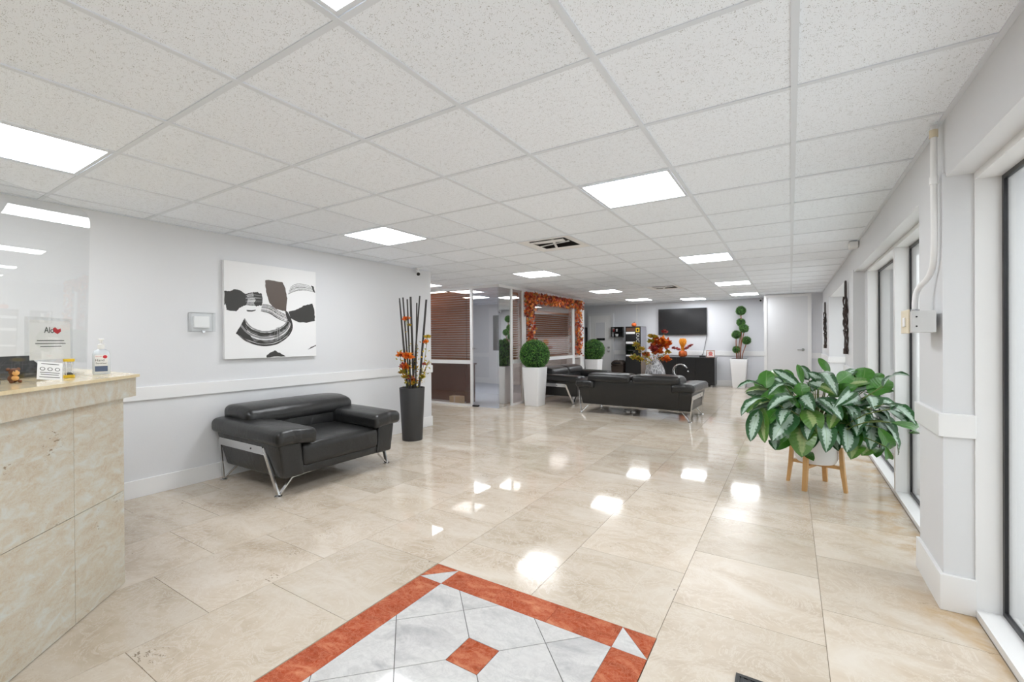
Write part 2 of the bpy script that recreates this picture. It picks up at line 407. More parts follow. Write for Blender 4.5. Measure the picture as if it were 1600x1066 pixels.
for sx, sy in ((0, 1), (1, 1), (0, 0), (1, 0)):
    xo, xi = (MX0, ix0) if sx == 0 else (MX1, ix1); yo, yi = (MY1, iy1) if sy else (MY0, iy0)
    for nm, tri, m in (('border_corner', [(xo, yo), (xi, yo), (xo, yi)], M_REDM), ('border_corner', [(xi, yi), (xi, yo), (xo, yi)], M_WHITEM)):
        a = (tri[1][0]-tri[0][0])*(tri[2][1]-tri[0][1])-(tri[1][1]-tri[0][1])*(tri[2][0]-tri[0][0])
        slab(nm, tri if a > 0 else tri[::-1], m, flr)
n_ = 3
for k in range(n_):
    xa = ix0+(ix1-ix0)*k/n_; xb = ix0+(ix1-ix0)*(k+1)/n_
    slab('border_tile', rect(xa, iy1, xb, MY1), M_REDM, flr, .0004); slab('border_tile', rect(xa, MY0, xb, iy0), M_REDM, flr, .0004)
for k in range(4):
    ya = iy0+(iy1-iy0)*k/4; yb = iy0+(iy1-iy0)*(k+1)/4
    slab('border_tile', rect(MX0, ya, ix0, yb), M_REDM, flr, .0004); slab('border_tile', rect(ix1, ya, MX1, yb), M_REDM, flr, .0004)
CX, CY, q_ = -1.0835, 1.4225, .076; DS = .4305/2
for a in range(-6, 7):
    for b in range(-6, 7):
        # diagonal cell centre
        cx = CX+(a+b+1)*DS; cy2 = CY+(a-b)*DS
        poly = [(cx-DS, cy2), (cx, cy2-DS), (cx+DS, cy2), (cx, cy2+DS)]
        for pl in ((1, 0, ix1), (-1, 0, -ix0), (0, 1, iy1), (0, -1, -iy0)): poly = clip(poly, *pl)
        if len(poly) < 3: continue
        if abs(cx-CX-DS) < .01 and abs(cy2-CY) < .01: poly = clip(poly, -1, 0, -(CX+q_))
        if abs(cx-CX+DS) < .01 and abs(cy2-CY) < .01: poly = clip(poly, 1, 0, CX-q_)
        if abs(cy2-CY-DS) < .01 and abs(cx-CX) < .01: poly = clip(poly, 0, -1, -(CY+q_))
        if abs(cy2-CY+DS) < .01 and abs(cx-CX) < .01: poly = clip(poly, 0, 1, CY-q_)
        slab('inlay_tile', poly, M_WHITEM, flr, .0017)
slab('centre_tile', rect(CX-q_, CY-q_, CX+q_, CY+q_), M_REDM, flr)
# ---- walls
wl = structure(MB().box((-4.66, YNEAR, 0), (XL, 4.95, CH+.3)).build('wall_left', M_WALL))
for nm, a, b in (('chair_rail', (XL-.17, YNEAR, .785), (XL+.018, 4.966, .893)), ('baseboard', (XL-.172, YNEAR, 0), (XL+.014, 4.964, .142))):
    MB().bbox(a, b, .003, 2).build(nm, M_TRIM, wl)
structure(MB().box((-9, 4.80, 0), (-4.66, 4.95, CH+.3)).build('wall_alcove', M_WALL))
sbox('wall_alcove_end', (-9.15, 4.80, 0), (-9, 13.1, CH+.3), M_WALL)
sbox('wall_near', (-4.66, YNEAR-.15, 0), (2.8, YNEAR, CH+.3), M_WALL)
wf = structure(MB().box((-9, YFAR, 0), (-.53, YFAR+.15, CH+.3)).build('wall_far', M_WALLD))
MB().bbox((-4.52, YFAR-.02, .80), (-.53, YFAR, .92), .003).build('chair_rail', M_TRIM, wf)
MB().bbox((-4.52, YFAR-.016, 0), (-.53, YFAR, .15), .003).build('baseboard', M_TRIM, wf)
MB().box((-3.79, YFAR-.004, .93), (-3.77, YFAR, CH)).build('panel_joint', M_TRIM, wf)
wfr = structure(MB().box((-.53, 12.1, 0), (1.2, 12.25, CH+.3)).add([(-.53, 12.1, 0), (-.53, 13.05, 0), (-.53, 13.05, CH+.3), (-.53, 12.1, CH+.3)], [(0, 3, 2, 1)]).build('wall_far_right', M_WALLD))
MB().bbox((.40, 12.08, .79), (.62, 12.1, .91), .003).build('chair_rail', M_TRIM, wfr)
MB().bbox((.40, 12.085, 0), (.62, 12.1, .15), .003).build('baseboard', M_TRIM, wfr)
# ---- right wall: header, pillars and deep window bays
wr = structure(MB().box((XR, YNEAR, 1.998), (.97, 12.1, CH+.3)).build('wall_right', M_WALL))
def pillar(y0, y1, x1, rail=True):
    MB().box((.598, y0, 0), (x1, y1, 2.02)).build('pillar', M_WALL, wr)
    for nm, z0, z1, t in (('chair_rail', .802, .908, .02), ('baseboard', 0, .165, .016)):
        MB().bbox((.598-t, y0-t, z0), (x1, y1+t*.5, z1), .003).build(nm, M_TRIM, wr)
pillar(2.81, 3.25, .705); pillar(6.30, 7.15, .72); pillar(10.0, 12.1, .93)
MB().box((.712, 2.835, 0), (.97, 3.23, 2.0)).box((.705, 6.10, 0), (.97, 7.15, 2.0)).box((.94, 10, 0), (.97, 12.1, 2)).build('bay_wall', M_WALL, wr)
def window(n, y0, y1, X0=.703):
    fr = MB(); X1 = X0+.089
    for a, b in ((y0, y0+.03), (y1-.03, y1)): fr.box((X0, a, .0), (X1+.04, b, 2.0))
    fr.box((X0, y0+.03, 1.968), (X1+.04, y1-.03, 2.0)).box((X0, y0+.03, 0), (X1+.04, y1-.03, .034))
    o = structure(fr.build('window_%d' % n, M_TRIM))
    g = MB(); a, b, z0, z1, t = y0+.03, y1-.03, .034, 1.968, .020
    g.box((X1-.003, a, z0), (X1+.012, a+t, z1)).box((X1-.003, b-t, z0), (X1+.012, b, z1)).box((X1-.003, a+t, z1-t), (X1+.012, b-t, z1)).box((X1-.003, a+t, z0), (X1+.012, b-t, z0+t))
    g.build('frame', M_GASKET, o)
    MB().box((X1+.003, a+t, z0+t), (X1+.008, b-t, z1-t)).build('pane', M_GLASS, o)
window(1, -2.2, .35); window(2, .38, 2.832); window(3, 3.235, 4.640); window(4, 4.642, 6.095); window(5, 7.16, 8.58, .862); window(6, 8.58, 9.99, .862)
MB().box((.62, YNEAR, 0), (.97, -2.2, 2.0)).build('wall_base', M_WALL, wr)
# outside: walkway and pale stucco wall with pilasters
sbox('floor_exterior', (.97, -12, -.14), (9, 22, -.02), M_PAVE)
we = structure(MB().box((3.4, -12, -.1), (3.6, 22, 2.6)).build('wall_exterior', M_STUCCO))
for y in range(-2, 16, 3): MB().box((3.25, y+.3, -.05), (3.4, y+.7, 2.6)).build('pilaster', M_STUCCO, we)
# ---- ceiling
ceil = structure(MB().box((-9, YNEAR, CH+.05), (.97, 13.1, CH+.12)).build('ceiling', M_WALL))
LIGHTS = [(-6, -3, 'square LED ceiling panel at upper left, over the stone counter'), (-2, -3, 'LED ceiling panel cut off at the top of the picture'),
 (-2, 1, 'largest square LED ceiling panel, right of centre before the vent'), (-6, 1, 'square LED ceiling panel nearest the canvas painting'),
 (-6, 6, 'square LED ceiling panel in front of the leaf garland'), (-2, 6, 'LED ceiling panel between the largest panel and the window wall end'),
 (-2, 11, 'LED ceiling panel third along the right row of panels'), (-6, 11, 'LED ceiling panel just right of the garland window top'),
 (-6, 15, 'LED ceiling panel above the drinks machine'), (-2, 15, 'LED ceiling panel nearest the far right security camera'), (-4, 16, 'LED ceiling panel directly above the wall television'),
 (-10, 6, 'LED ceiling panel past the end of the left wall, above the blinds'), (-11, 10, 'LED ceiling panel inside the office behind the brown blinds'), (-11, 8, 'LED ceiling panel in the office just inside the blinds'),  # both office panels are unseen, added to light the interior
 (-6, -7, 'LED ceiling panel out of view behind the stone counter'), (-2, -7, 'LED ceiling panel out of view behind the entrance')]  # unseen pair behind the camera, added because the room needs their light
VENTS = [(-4, 3), (-4, 11)]
skip = {(i, j) for i, j, _ in LIGHTS} | set(VENTS)
tm = MB().box((-T/2+.004, -T/2+.004, .0065), (T/2-.004, T/2-.004, .022)).mesh('ceiling_tile', M_CEIL)
part_tiles = {}
fart = MB()
for i in range(-15, 1):
    for j in range(-11, 18):
        if (i, j) in skip: continue
        x0 = GX0+i*T; y0 = GY0+j*T; x1, y1 = x0+T, y0+T
        if y1 < YNEAR or (x1 < XL and y1 < 4.95): continue
        xa, xb, ya, yb = max(x0, XL if y0 < 4.5 else -9), min(x1, XR), max(y0, YNEAR), min(y1, YFAR)
        if xb-xa < .03 or yb-ya < .03: continue
        if j < -4 or (i < -11) or (i < -8 and j > 7): fart.box((xa, ya, CH+.007), (xb, yb, CH+.022)); continue
        if xb-xa > T-.01 and yb-ya > T-.01: me, c = tm, ((x0+x1)/2, (y0+y1)/2)
        else:
            wd, dp = xb-xa, yb-ya; key = (round(wd, 3), round(dp, 3)); c = ((xa+xb)/2, (ya+yb)/2)
            if key not in part_tiles: part_tiles[key] = MB().box((-wd/2+.002, -dp/2+.002, .007), (wd/2-.002, dp/2-.002, .022)).mesh('ceiling_tile', M_CEIL)
            me = part_tiles[key]
        put('ceiling_tile', me, ceil, (c[0], c[1], CH-.003+random.uniform(-.0008, .0015)))
fart.build('ceiling_tiling', M_CEIL, ceil, kind='stuff')
for i in range(-14, 1):
    x = GX0+i*T; ya = YNEAR if x > XL else 4.96
    MB().box((x-.012, ya, CH-.001), (x+.012, YFAR, CH+.006)).build('ceiling_runner', M_GRID, ceil)
for j in range(-11, 18):
    y = GY0+j*T; xa = XL if y < 4.95 else -9
    MB().box((xa, y-.0115, CH), (XR, y+.0115, CH+.0065)).build('cross_runner', M_GRID, ceil)
for a, b in (((XL, YNEAR), (XL+.02, 4.95)), ((XR-.02, YNEAR), (XR, 12.1)), ((-9, YFAR-.02), (-.53, YFAR))):
    MB().box((a[0], a[1], CH-.002), (b[0], b[1], CH+.004)).build('wall_angle', M_GRID, ceil)
lf = MB()
for a, b in (((-.29, -.29), (.29, -.272)), ((-.29, .272), (.29, .29)), ((-.29, -.272), (-.272, .272)), ((.272, -.272), (.29, .272))): lf.box((a[0], a[1], -.0005), (b[0], b[1], .02))
lfm = lf.mesh('frame', M_GRID); ldm = MB().box((-.274, -.274, .002), (.274, .274, .008)).mesh('diffuser', M_DIFF)
for i, j, lb in LIGHTS:
    t = thing('ceiling_light', lb, 'ceiling light', (GX0+(i+.5)*T, GY0+(j+.5)*T, CH), 0, 'LED panels in the ceiling grid')
    put('frame', lfm, t); put('diffuser', ldm, t)
for n, (i, j) in enumerate(VENTS):
    t = thing('ceiling_vent', ('open ceiling air diffuser with a bent white vane, nearer one' if n == 0 else 'farther open ceiling air diffuser, toward the television wall'), 'vent', (GX0+(i+.5)*T, GY0+(j+.5)*T, CH), 0, 'ceiling air diffusers')
    a = .292; b = .205; p = MB()
    for s0 in range(4):
        R = Matrix.Rotation(s0*PI/2, 4, 'Z')
        p.add([R @ Vector(q) for q in ((-a, -a, 0), (a, -a, 0), (b, -b, .010), (-b, -b, .010))], [(0, 3, 2, 1)])
    p.build('flared_pan', M_WHITE, t)
    d = MB(); d.add([(-b, -b, .010), (b, -b, .010), (b, b, .010), (-b, b, .010), (-b, -b, .0485), (b, -b, .0485), (b, b, .0485), (-b, b, .0485)], [(4, 5, 6, 7), (0, 1, 5, 4), (1, 2, 6, 5), (2, 3, 7, 6), (3, 0, 4, 7)])
    d.build('duct_opening', M_DARKVOID, t)  # shallow box, its near-black colour stands in for the shade up the duct
    MB().box((-.012, -.20, .004), (.012, .20, .01), M=Matrix.Rotation(.35, 4, 'Z')).build('vane', M_WHITE, t)
    MB().box((-.2, -.012, .004), (.19, .012, .01), M=Matrix.Rotation(-.25, 4, 'Z')).build('vane', M_WHITE, t)
    MB().prism([(-.19, -.20), (.19, -.20), (.17, -.10), (-.15, -.12)], -.004, .002).build('baffle', M_WHITE, t)
# ---- glazed office partition
wo = structure(MB().box((-9, 6.76, 2.225), (-4.50, 6.80, CH+.02)).box((-4.54, 6.80, 2.225), (-4.50, 10.62, CH+.02)).build('wall_office', M_TRIM))
def part(name, a, b, m, r=None): return (MB().bbox(a, b, r) if r else MB().box(a, b)).build(name, m, wo)
for y0, y1 in ((7.19, 7.235), (7.60, 7.74), (10.0, 10.12), (10.48, 10.62)): part('post', (-4.54, y0, 0), (-4.50, y1, 2.225), M_TRIM)
for x0, x1 in ((-5.16, -5.11), (-6.75, -6.70), (-8.4, -8.35)): part('post', (x0, 6.76, 0), (x1, 6.80, 2.225), M_TRIM)
part('corner_edge', (-4.535, 6.765, 0), (-4.523, 6.777, 2.225), M_DOORG)
for x0, x1 in ((-6.70, -5.16), (-8.35, -6.75)):
    part('mid_rail', (x0, 6.755, .80), (x1, 6.805, .87), M_TRIM); part('sill_rail', (x0, 6.76, 0), (x1, 6.80, .035), M_TRIM)
    part('pane', (x0, 6.775, .87), (x1, 6.783, 2.225), M_BRONZE); part('pane', (x0, 6.775, .035), (x1, 6.783, .80), M_BRONZE)
part('glass_door', (-5.10, 6.776, .01), (-4.536, 6.786, 2.22), M_DOORG)
part('door_handle', (-5.085, 6.735, 1.08), (-5.04, 6.755, 1.11), M_CHROME, .006); part('floor_pivot', (-5.10, 6.74, .0), (-4.98, 6.80, .03), M_BLACK)
part('side_pane', (-4.527, 6.79, .01), (-4.519, 7.19, 2.225), M_MIRG)
for y0, y1 in ((7.235, 7.60), (7.74, 10.0), (10.12, 10.48)):
    part('mid_rail', (-4.545, y0, .80), (-4.495, y1, .87), M_TRIM); part('sill_rail', (-4.54, y0, 0), (-4.50, y1, .035), M_TRIM)
    part('pane', (-4.525, y0, .87), (-4.517, y1, 2.225), M_BRONZE); part('pane', (-4.525, y0, .035), (-4.517, y1, .80), M_BRONZE)
wob = structure(MB().box((-9, 10.62, 0), (-4.50, 10.72, CH+.3)).build('wall_office_back', M_WALL))
MB().bbox((-9, 10.60, .76), (-4.6, 10.62, .87), .003).build('chair_rail', M_TRIM, wob); MB().bbox((-9, 10.605, 0), (-4.6, 10.62, .15), .003).build('baseboard', M_TRIM, wob)
d3 = structure(MB().box((-7.37, 10.55, 0), (-6.35, 10.62, 2.17)).build('door_3', M_TRIM))
MB().box((-7.22, 10.54, .95), (-7.02, 10.55, 1.95)).build('pane', M_DARKVOID, d3)
# blinds
def blind(label, loc, rz, width, z0, z1, pitch=.046):
    t = thing('blind', label, 'blind', loc, rz, 'brown slatted office blinds')
    n = int((z1-z0)/pitch); M = Matrix.Rotation(math.radians(-32), 4, 'X')
    me = MB().box((-width/2, -.0235, -.0013), (width/2, .0235, .0013), M=M).mesh('slat', M_BLIND)
    for k in range(n): put('slat', me, t, (0, 0, z0+.02+k*pitch))
    MB().box((-width/2, -.02, z1-.005), (width/2, .02, z1+.04)).build('head_rail', M_BLIND, t)
    for sx in (-.42, .42): MB().box((sx*width-.004, -.026, z0), (sx*width+.004, -.0245, z1)).build('ladder_tape', M_BROWN, t)
    MB().box((-width/2, -.012, z0-.006), (width/2, .012, z0+.008)).build('bottom_rail', M_BLIND, t)
blind('wide brown slatted blind behind the glass beside the clear glass door', (-5.93, 6.85, 0), 0, 1.52, .88, 2.17)
blind('brown slatted blind behind the garland window', (-4.61, 8.87, 0), PI/2, 2.2, .89, 1.84)
blind('narrow brown slatted blind behind the slim pane left of the garland', (-4.61, 7.42, 0), PI/2, .34, .88, 2.15)
# office furniture behind the lower tinted glass
t = thing('office_desk', 'dark maroon office desk seen through the lower tinted glass', 'desk', (-6.20, 7.02, 0))
MB().box((-.75, 0, .03), (.72, .03, .76)).build('modesty_panel', M_MAROON, t); MB().bbox((-.8, -.02, .76), (.78, .30, .79), .004).build('top', M_MAROON, t)
MB().box((-.78, .02, 0), (-.75, .28, .76)).build('side_panel', M_MAROON, t); MB().box((.72, .02, 0), (.75, .28, .76)).build('side_panel', M_MAROON, t)
t = thing('box', 'small white carton on the office floor behind the lower glass', 'box', (-5.60, 6.90, .001))
MB().bbox((-.13, -.08, 0), (.13, .08, .15), .006).build('carton', M_CREAM, t); MB().box((-.02, -.0815, .0), (.02, .0815, .1515)).build('tape', M_WHITE, t)
# ---- far doors
d1 = structure(MB().box((-5.20, YFAR-.05, 0), (-4.53, YFAR, 1.96)).build('door_1', M_TRIM))
fm = MB()
for a, b in (((-5.27, 0), (-5.20, 2.03)), ((-4.53, 0), (-4.46, 2.03)), ((-5.20, 1.96), (-4.53, 2.03))): fm.box((a[0], YFAR-.07, a[1]), (b[0], YFAR, b[1]))
fm.build('frame', M_WALL, d1)
MB().box((-5.02, YFAR-.055, 1.30), (-4.73, YFAR-.05, 1.75)).build('vision_panel', M_WALLD, d1)
fv = MB()
for a, b in (((-5.04, 1.28), (-5.02, 1.77)), ((-4.73, 1.28), (-4.71, 1.77)), ((-5.02, 1.75), (-4.73, 1.77)), ((-5.02, 1.28), (-4.73, 1.30))): fv.box((a[0], YFAR-.062, a[1]), (b[0], YFAR-.05, b[1]))
fv.build('vision_frame', M_TRIM, d1)
MB().box((-4.99, YFAR-.066, 1.215), (-4.73, YFAR-.055, 1.285)).build('name_plate', M_BLACK, d1)
for z in (1.005, .89): MB().lathe([(.033, 0), (.033, .012), (.02, .015), (.026, .05), (.012, .058)], 14).build('door_knob', M_CHROME, d1, True).matrix_local = frame((-4.61, YFAR-.05, z), (1, 0, 0), (0, 0, 1)) @ Matrix.Rotation(0, 4, 'X')
d2 = structure(MB().box((-.47, 12.06, 0), (.33, 12.1, 2.2)).build('door_2', M_WALL))
MB().box((-.53, 12.04, 0), (-.47, 12.1, 2.26)).box((.33, 12.04, 0), (.40, 12.1, 2.26)).box((-.47, 12.04, 2.2), (.33, 12.1, 2.26)).build('frame', M_TRIM, d2)
MB().tube([(.24, 12.06, .985), (.24, 12.01, .985), (.13, 12.005, .985)], .011, 8).tube([(.24, 12.06, .985), (.24, 12.05, .985)], .03, 12).build('door_handle', M_CHROME, d2, auto=40)
# ------------------------------------------------------------------ leather seating
def sofa(label, loc, rz, hw, seats, name):
    t = thing(name, label, 'sofa' if seats > 1 else 'armchair', loc, rz)
    s = hw-.15; k = .045
    def taper(x, y, z):
        f = min(1, max(0, (z-.135)/.30)); xo = x
        if abs(x) > s-.05: xo = x*(1+(f-1)*k/(hw+k))
        yo = y+.09*(1-f) if y < .15 else y
        return (xo, yo, z)
    b = MB()
    b.cushion((0, .57, .188), (s+.02, .425, .036), .014, 2)
    for sx in (-1, 1): b.cushion((sx*(s+hw+k)/2+sx*.004, .515, .303), ((hw+k-s)/2, .495, .152), .02, 3, m=6, warp=taper)
    b.build('body', M_LEATHER, t, True)
    bk = MB(); bk.cushion((0, .15, .377), (s+.04, .125, .225), .03, 3, warp=lambda x, y, z: (x, y+.09*max(0, min(1, (.435-z)/.3)) if y < .15 else y, z)).build('back_panel', M_LEATHER, t, True)
    cw = 2*s/seats
    for i in range(seats):
        cx = -s+cw*(i+.5)
        c = MB(); c.cushion((cx, .625, .315), (cw/2-.004, .395, .105), .05, 4, .018, 8, warp=lambda x, y, z: (x, y, z-.025*(y-.6) if z > .3 else z)); c.build('seat_cushion', M_LEATHER, t, True)
        c = MB(); c.cushion((cx, .345, .51), (cw/2-.002+.02, .10, .125), .06, 4, 0, 8, warp=lambda x, y, z: (x, y-.10*(z-.45), z)); c.build('back_cushion', M_LEATHER, t, True)
    H = hw if seats == 1 else hw-.11; hwid = 2*H/seats
    for i in range(seats):
        cx = -H+hwid*(i+.5)
        c = MB(); c.cushion((cx, .225, .612), (hwid/2-.006, .225, .070), .056, 5, .010, 8, warp=lambda x, y, z: (x, y, z-.035*((y-.225)/.2)**2*(1 if y > .225 else .25)+.004)); c.build('headrest', M_LEATHER, t, True)
    for sx in (-1, 1):
        def wp(x, y, z, sx=sx):
            u = (sx*x-(hw-.07))/.18                   # -1 inner .. +1 outer
            return (x, y+(.03 if u < 0 else 0)*(y-.5), z+.022*(1-y)-(.012*max(0, u)**2)-(.03*max(0, -u)**2 if z < .5 else .012*max(0, -u)))
        c = MB(); c.cushion((sx*(hw-.08), .525, .490), (.170, .545, .062), .046, 5, .010, 10, warp=wp); c.build('arm_pillow', M_LEATHER, t, True)
    for sx in (-1, 1):
        x0 = sx*(hw+.048); x1 = sx*(hw+.012)
        p = MB(); pl = [(.06, .335), (.795, .33), (.77, .395), (.075, .40)]
        vs = [(x0-sx*.006, y, z) for y, z in pl]+[(x0+sx*.006, y, z) for y, z in pl]
        fs = [(0, 1, 2, 3), (7, 6, 5, 4)]+[(i, i+4, (i+1) % 4+4, (i+1) % 4) for i in range(4)]
        p.add(vs, fs if sx > 0 else [tuple(reversed(f)) for f in fs])
        def bar(p0, p1, w0=.017, th=.006):
            p0, p1 = Vector(p0), Vector(p1); d = (p1-p0).normalized(); side = Vector((1, 0, 0)); e = d.cross(side).normalized()*w0; g = side*th
            if abs(d.x) > .5: e = Vector((0, 1, 0))*w0; g = d.cross(Vector((0, 1, 0))).normalized()*th
            v = [p0+e+g, p0+e-g, p0-e-g, p0-e+g, p1+e+g, p1+e-g, p1-e-g, p1-e+g]
            p.add(v, [(0, 1, 2, 3), (7, 6, 5, 4), (0, 4, 5, 1), (1, 5, 6, 2), (2, 6, 7, 3), (3, 7, 4, 0)])
        bar((x0, .782, .385), (x1, .93, .012)); bar((x0, .072, .39), (x1, .055, .012))
        for yy, y2 in ((.93, .93), (.055, .10)):
            bar((x1-sx*.005, yy, .012), (x1-sx*.115, y2, .132), .012, .005); bar((x1-sx*.115, y2, .134), (x1-sx*.30, y2, .144), .012, .005)
        p.build('side_frame', M_CHROME, t)
        for yy in (.93, .055): MB().lathe([(.03, 0), (.03, .009), (.024, .013)], 14, (x1, yy, 0)).build('foot', M_CHROME, t, auto=40)
        sc_ = MB().lathe([(.008, 0), (.008, .004)], 10).build('screw', M_BLACK, t); sc_.matrix_local = frame((x0+sx*.005, .60, .362), (0, 1, 0), (0, 0, 1)) if sx > 0 else frame((x0-.005, .60, .362), (0, 0, 1), (0, 1, 0))
    return t
sofa('wide black leather armchair with chrome legs standing against the left wall under the painting', (-4.45, 2.62, 0), -PI/2, .557, 1, 'leather_armchair')
sofa('black leather two-seat sofa seen from behind in the middle of the lobby', (-2.165, 7.02, 0), math.radians(-2), .875, 2, 'leather_sofa')
sofa('black leather two-seat sofa along the glass partition beside the white ball planter', (-4.47, 8.76, 0), -PI/2, .87, 2, 'leather_sofa')

# ------------------------------------------------------------------ reception counter
C0 = Vector((-2.964, .9, 0)); dv = Vector((.7071, -.7071, 0)); nv = Vector((.7071, .7071, 0))
t = thing('reception_counter', 'stone clad reception counter with a beige polished top, at the left edge', 'counter', (C0.x, C0.y, 0))
MF = frame((0, 0, 0), (-dv.x, -dv.y, 0), (0, 0, 1))       # local -x along the face, y up, z = out of the face
def fbox(a, b): return MB().box(a, b, M=MF)
ZT = .975
core = MB().prism([(-.0247, 0), (-1.50, 0), (-1.50, -.12), (-.09, -.12), (1.72, -1.88), (1.80, -1.825)], 0.002, ZT).build('core', M_GROUT, t)
xs = [0, .357, .962, 1.567, 2.172, 2.55]
for i in range(5):
    zs = [0.003, .487, ZT] if i % 2 else [0.003, .487, ZT]
    for z0, z1 in zip(zs, zs[1:]):
        o = MB().box((-.30, -.24, 0), (.30, .24, .018)).build('stone_panel', M_COUNTER, t)
        o.data = MB().box((-(xs[i+1]-xs[i])/2+.0012, -(z1-z0)/2+.0012, 0), ((xs[i+1]-xs[i])/2-.0012, (z1-z0)/2-.0012, .018)).mesh('stone_panel', M_COUNTER)
        o.matrix_local = MF @ Matrix.Translation((-(xs[i]+xs[i+1])/2, (z0+z1)/2, -.0165))
def rel(p): return [(x-C0.x, y-C0.y) for x, y in p]
top_poly = rel([(-2.975, .975), (-4.46, .975), (-4.46, .50), (-3.40, .50), (-1.75, -1.15), (-1.28, -.72)])
MB().prism([(p[0], p[1]) for p in top_poly], ZT+.10, ZT+.115).build('top', M_CTOP, t)
fpoly = rel([(-2.99, .963), (-4.44, .963), (-4.44, .93), (-3.02, .93), (-1.34, -.75), (-1.30, -.727)])
MB().prism(fpoly, ZT-.002, ZT+.10).build('fascia', M_COUNTER, t)
MB().prism(rel([(-3.05, .90), (-4.42, .90), (-4.42, .52), (-3.42, .52), (-1.78, -1.12), (-1.40, -.78)]), ZT+.06, ZT+.10).build('sub_top', M_GROUT, t)
ZC = ZT+.115
# acrylic sneeze guard on the line x+y = -2.42
t = thing('sneeze_guard', 'clear acrylic screen with a rounded corner standing on the counter', 'screen', (-3.25, .83, ZC+.003), 0)
t.rotation_euler = (Matrix.Rotation(math.radians(-2.7), 4, 'Z') @ Matrix.Rotation(math.radians(-1.6), 4, dv)).to_euler()
MG = frame((0, 0, 0), (dv.x, dv.y, 0), (0, 0, 1)); Wg, Hg, rg = 1.9, .875, .065
pts = [(0, 0)]+[(Wg, 0), (Wg, Hg)]+[(rg-rg*math.sin(a), Hg-rg+rg*math.cos(a)) for a in [PI/2*i/6 for i in range(7)]]
MB().prism(pts, -.003, .003, M=MG).build('panel', M_ACRYL, t)
for x in (.14, 1.5): MB().bbox((-.11, -.012, 0), (.11, .012, .012), .003).build('foot', M_ACRYL, t).matrix_local = MG @ Matrix.Translation((x, 0, .0)) @ Matrix.Rotation(-PI/2, 4, 'X')
def on_counter(name, label, cat, x, y, ang=-PI/4, group=None): return thing(name, label, cat, (x, y, ZC+.0005), ang, group)
# sign sheet in a clear holder (local x along the counter face, -y... y = away from the viewer)
t = on_counter('sign_holder', 'clear sign holder with a white sheet behind the acrylic screen', 'sign', -3.24, .69)
ANG = Matrix.Rotation(0, 4, 'X')
MB().bbox((-.155, -.003, .02), (.155, .003, .30), .002).build('holder', M_ACRYL, t); MB().bbox((-.15, -.04, 0), (.15, .04, .02), .004).build('base', M_ACRYL, t)
# the viewer stands on the +normal side: flip so that text reads from the room
FR = frame((0, .0042, 0), (-1, 0, 0), (0, 0, 1))
VX = (1, 0, 0)
def face(x, y, z): return frame((x, y, z), (-1, 0, 0), (0, 0, 1))
MB().box((-.135, .0032, .085), (.135, .0038, .285)).build('sheet', M_PAPER, t)
def lettering(parent, txt, size, M, m, name='lettering'):
    me = text_mesh(txt, size, M); me.materials.append(m); o = put(name, me, parent); return o
lettering(t, 'Alo', .045, face(.012, .0042, .235) @ Matrix.Shear('XZ', 4, (0, 0)), M_INK)
MB().prism([(-.05, .24), (-.068, .252), (-.082, .245), (-.078, .228), (-.052, .216), (-.028, .230), (-.03, .246)], 0, .0005, M=Matrix(((-1, 0, 0, -.095), (0, 0, 1, .0042), (0, 1, 0, 0), (0, 0, 0, 1)))).build('heart', M_RED, t)
for z, a in ((.18, .09), (.165, .10), (.15, .07)): MB().box((-a, .0038, z), (a, .0041, z+.004)).build('text_line', M_INK, t)
# hand sanitiser
t = on_counter('sanitizer_bottle', 'clear pump bottle of hand sanitizer with a white cap on the counter', 'bottle', -3.135, .862, math.radians(-106))
M_GEL = mat('clear gel bottle', S(214, 220, 226), .12, spec=.5)
def oval(pr): return MB().lathe(pr, 20)
b = oval([(.033, 0), (.036, .006), (.036, .105), (.030, .125), (.014, .135)]); b.v = [(x, y*.62, z) for x, y, z in b.v]; b.build('bottle', M_GEL, t, auto=40)
MB().lathe([(.015, .135), (.015, .158), (.011, .162), (.006, .164), (.006, .185)], 14).build('cap', M_WHITE, t, auto=40)
MB().bbox((-.012, -.005, .183), (.012, .038, .192), .003).build('pump', M_WHITE, t)
MB().box((-.026, .0222, .012), (.026, .0232, .105)).build('front_label', M_PAPER, t)
MB().box((-.025, .0232, .016), (.025, .0236, .045)).build('blue_band', M_BLUE, t)
lettering(t, 'Hand', .017, face(.006, .0238, .076), M_INK); lettering(t, 'Sanitizer', .013, face(0, .0238, .06), M_INK)
MB().lathe([(.009, 0), (.009, .0006)], 14).build('red_seal', M_RED, t).matrix_local = face(-.015, .0234, .094)
lettering(t, 'First Aid', .007, face(.010, .0238, .096), M_RED)
# sand timer
t = on_counter('hourglass', 'yellow capped sand timer standing on the counter top', 'hourglass', -2.985, .70)
MB().lathe([(.021, 0), (.021, .012), (.018, .014)], 16).build('base', M_YEL, t, auto=40); MB().lathe([(.018, .078), (.021, .08), (.021, .092)], 16).build('cap', M_YEL, t, auto=40)
MB().lathe([(.017, .014), (.017, .026), (.012, .038), (.003, .046), (.012, .054), (.017, .066), (.017, .078)], 16).build('bulb', M_ACRYL, t, True)
MB().lathe([(.015, .0145), (.015, .02), (.002, .028)], 14).build('sand', M_INK, t, True)
for a in (0, PI): MB().tube([(.019*math.cos(a), .019*math.sin(a), .012), (.019*math.cos(a), .019*math.sin(a), .08)], .0015, 6).build('rod', M_WHITE, t)
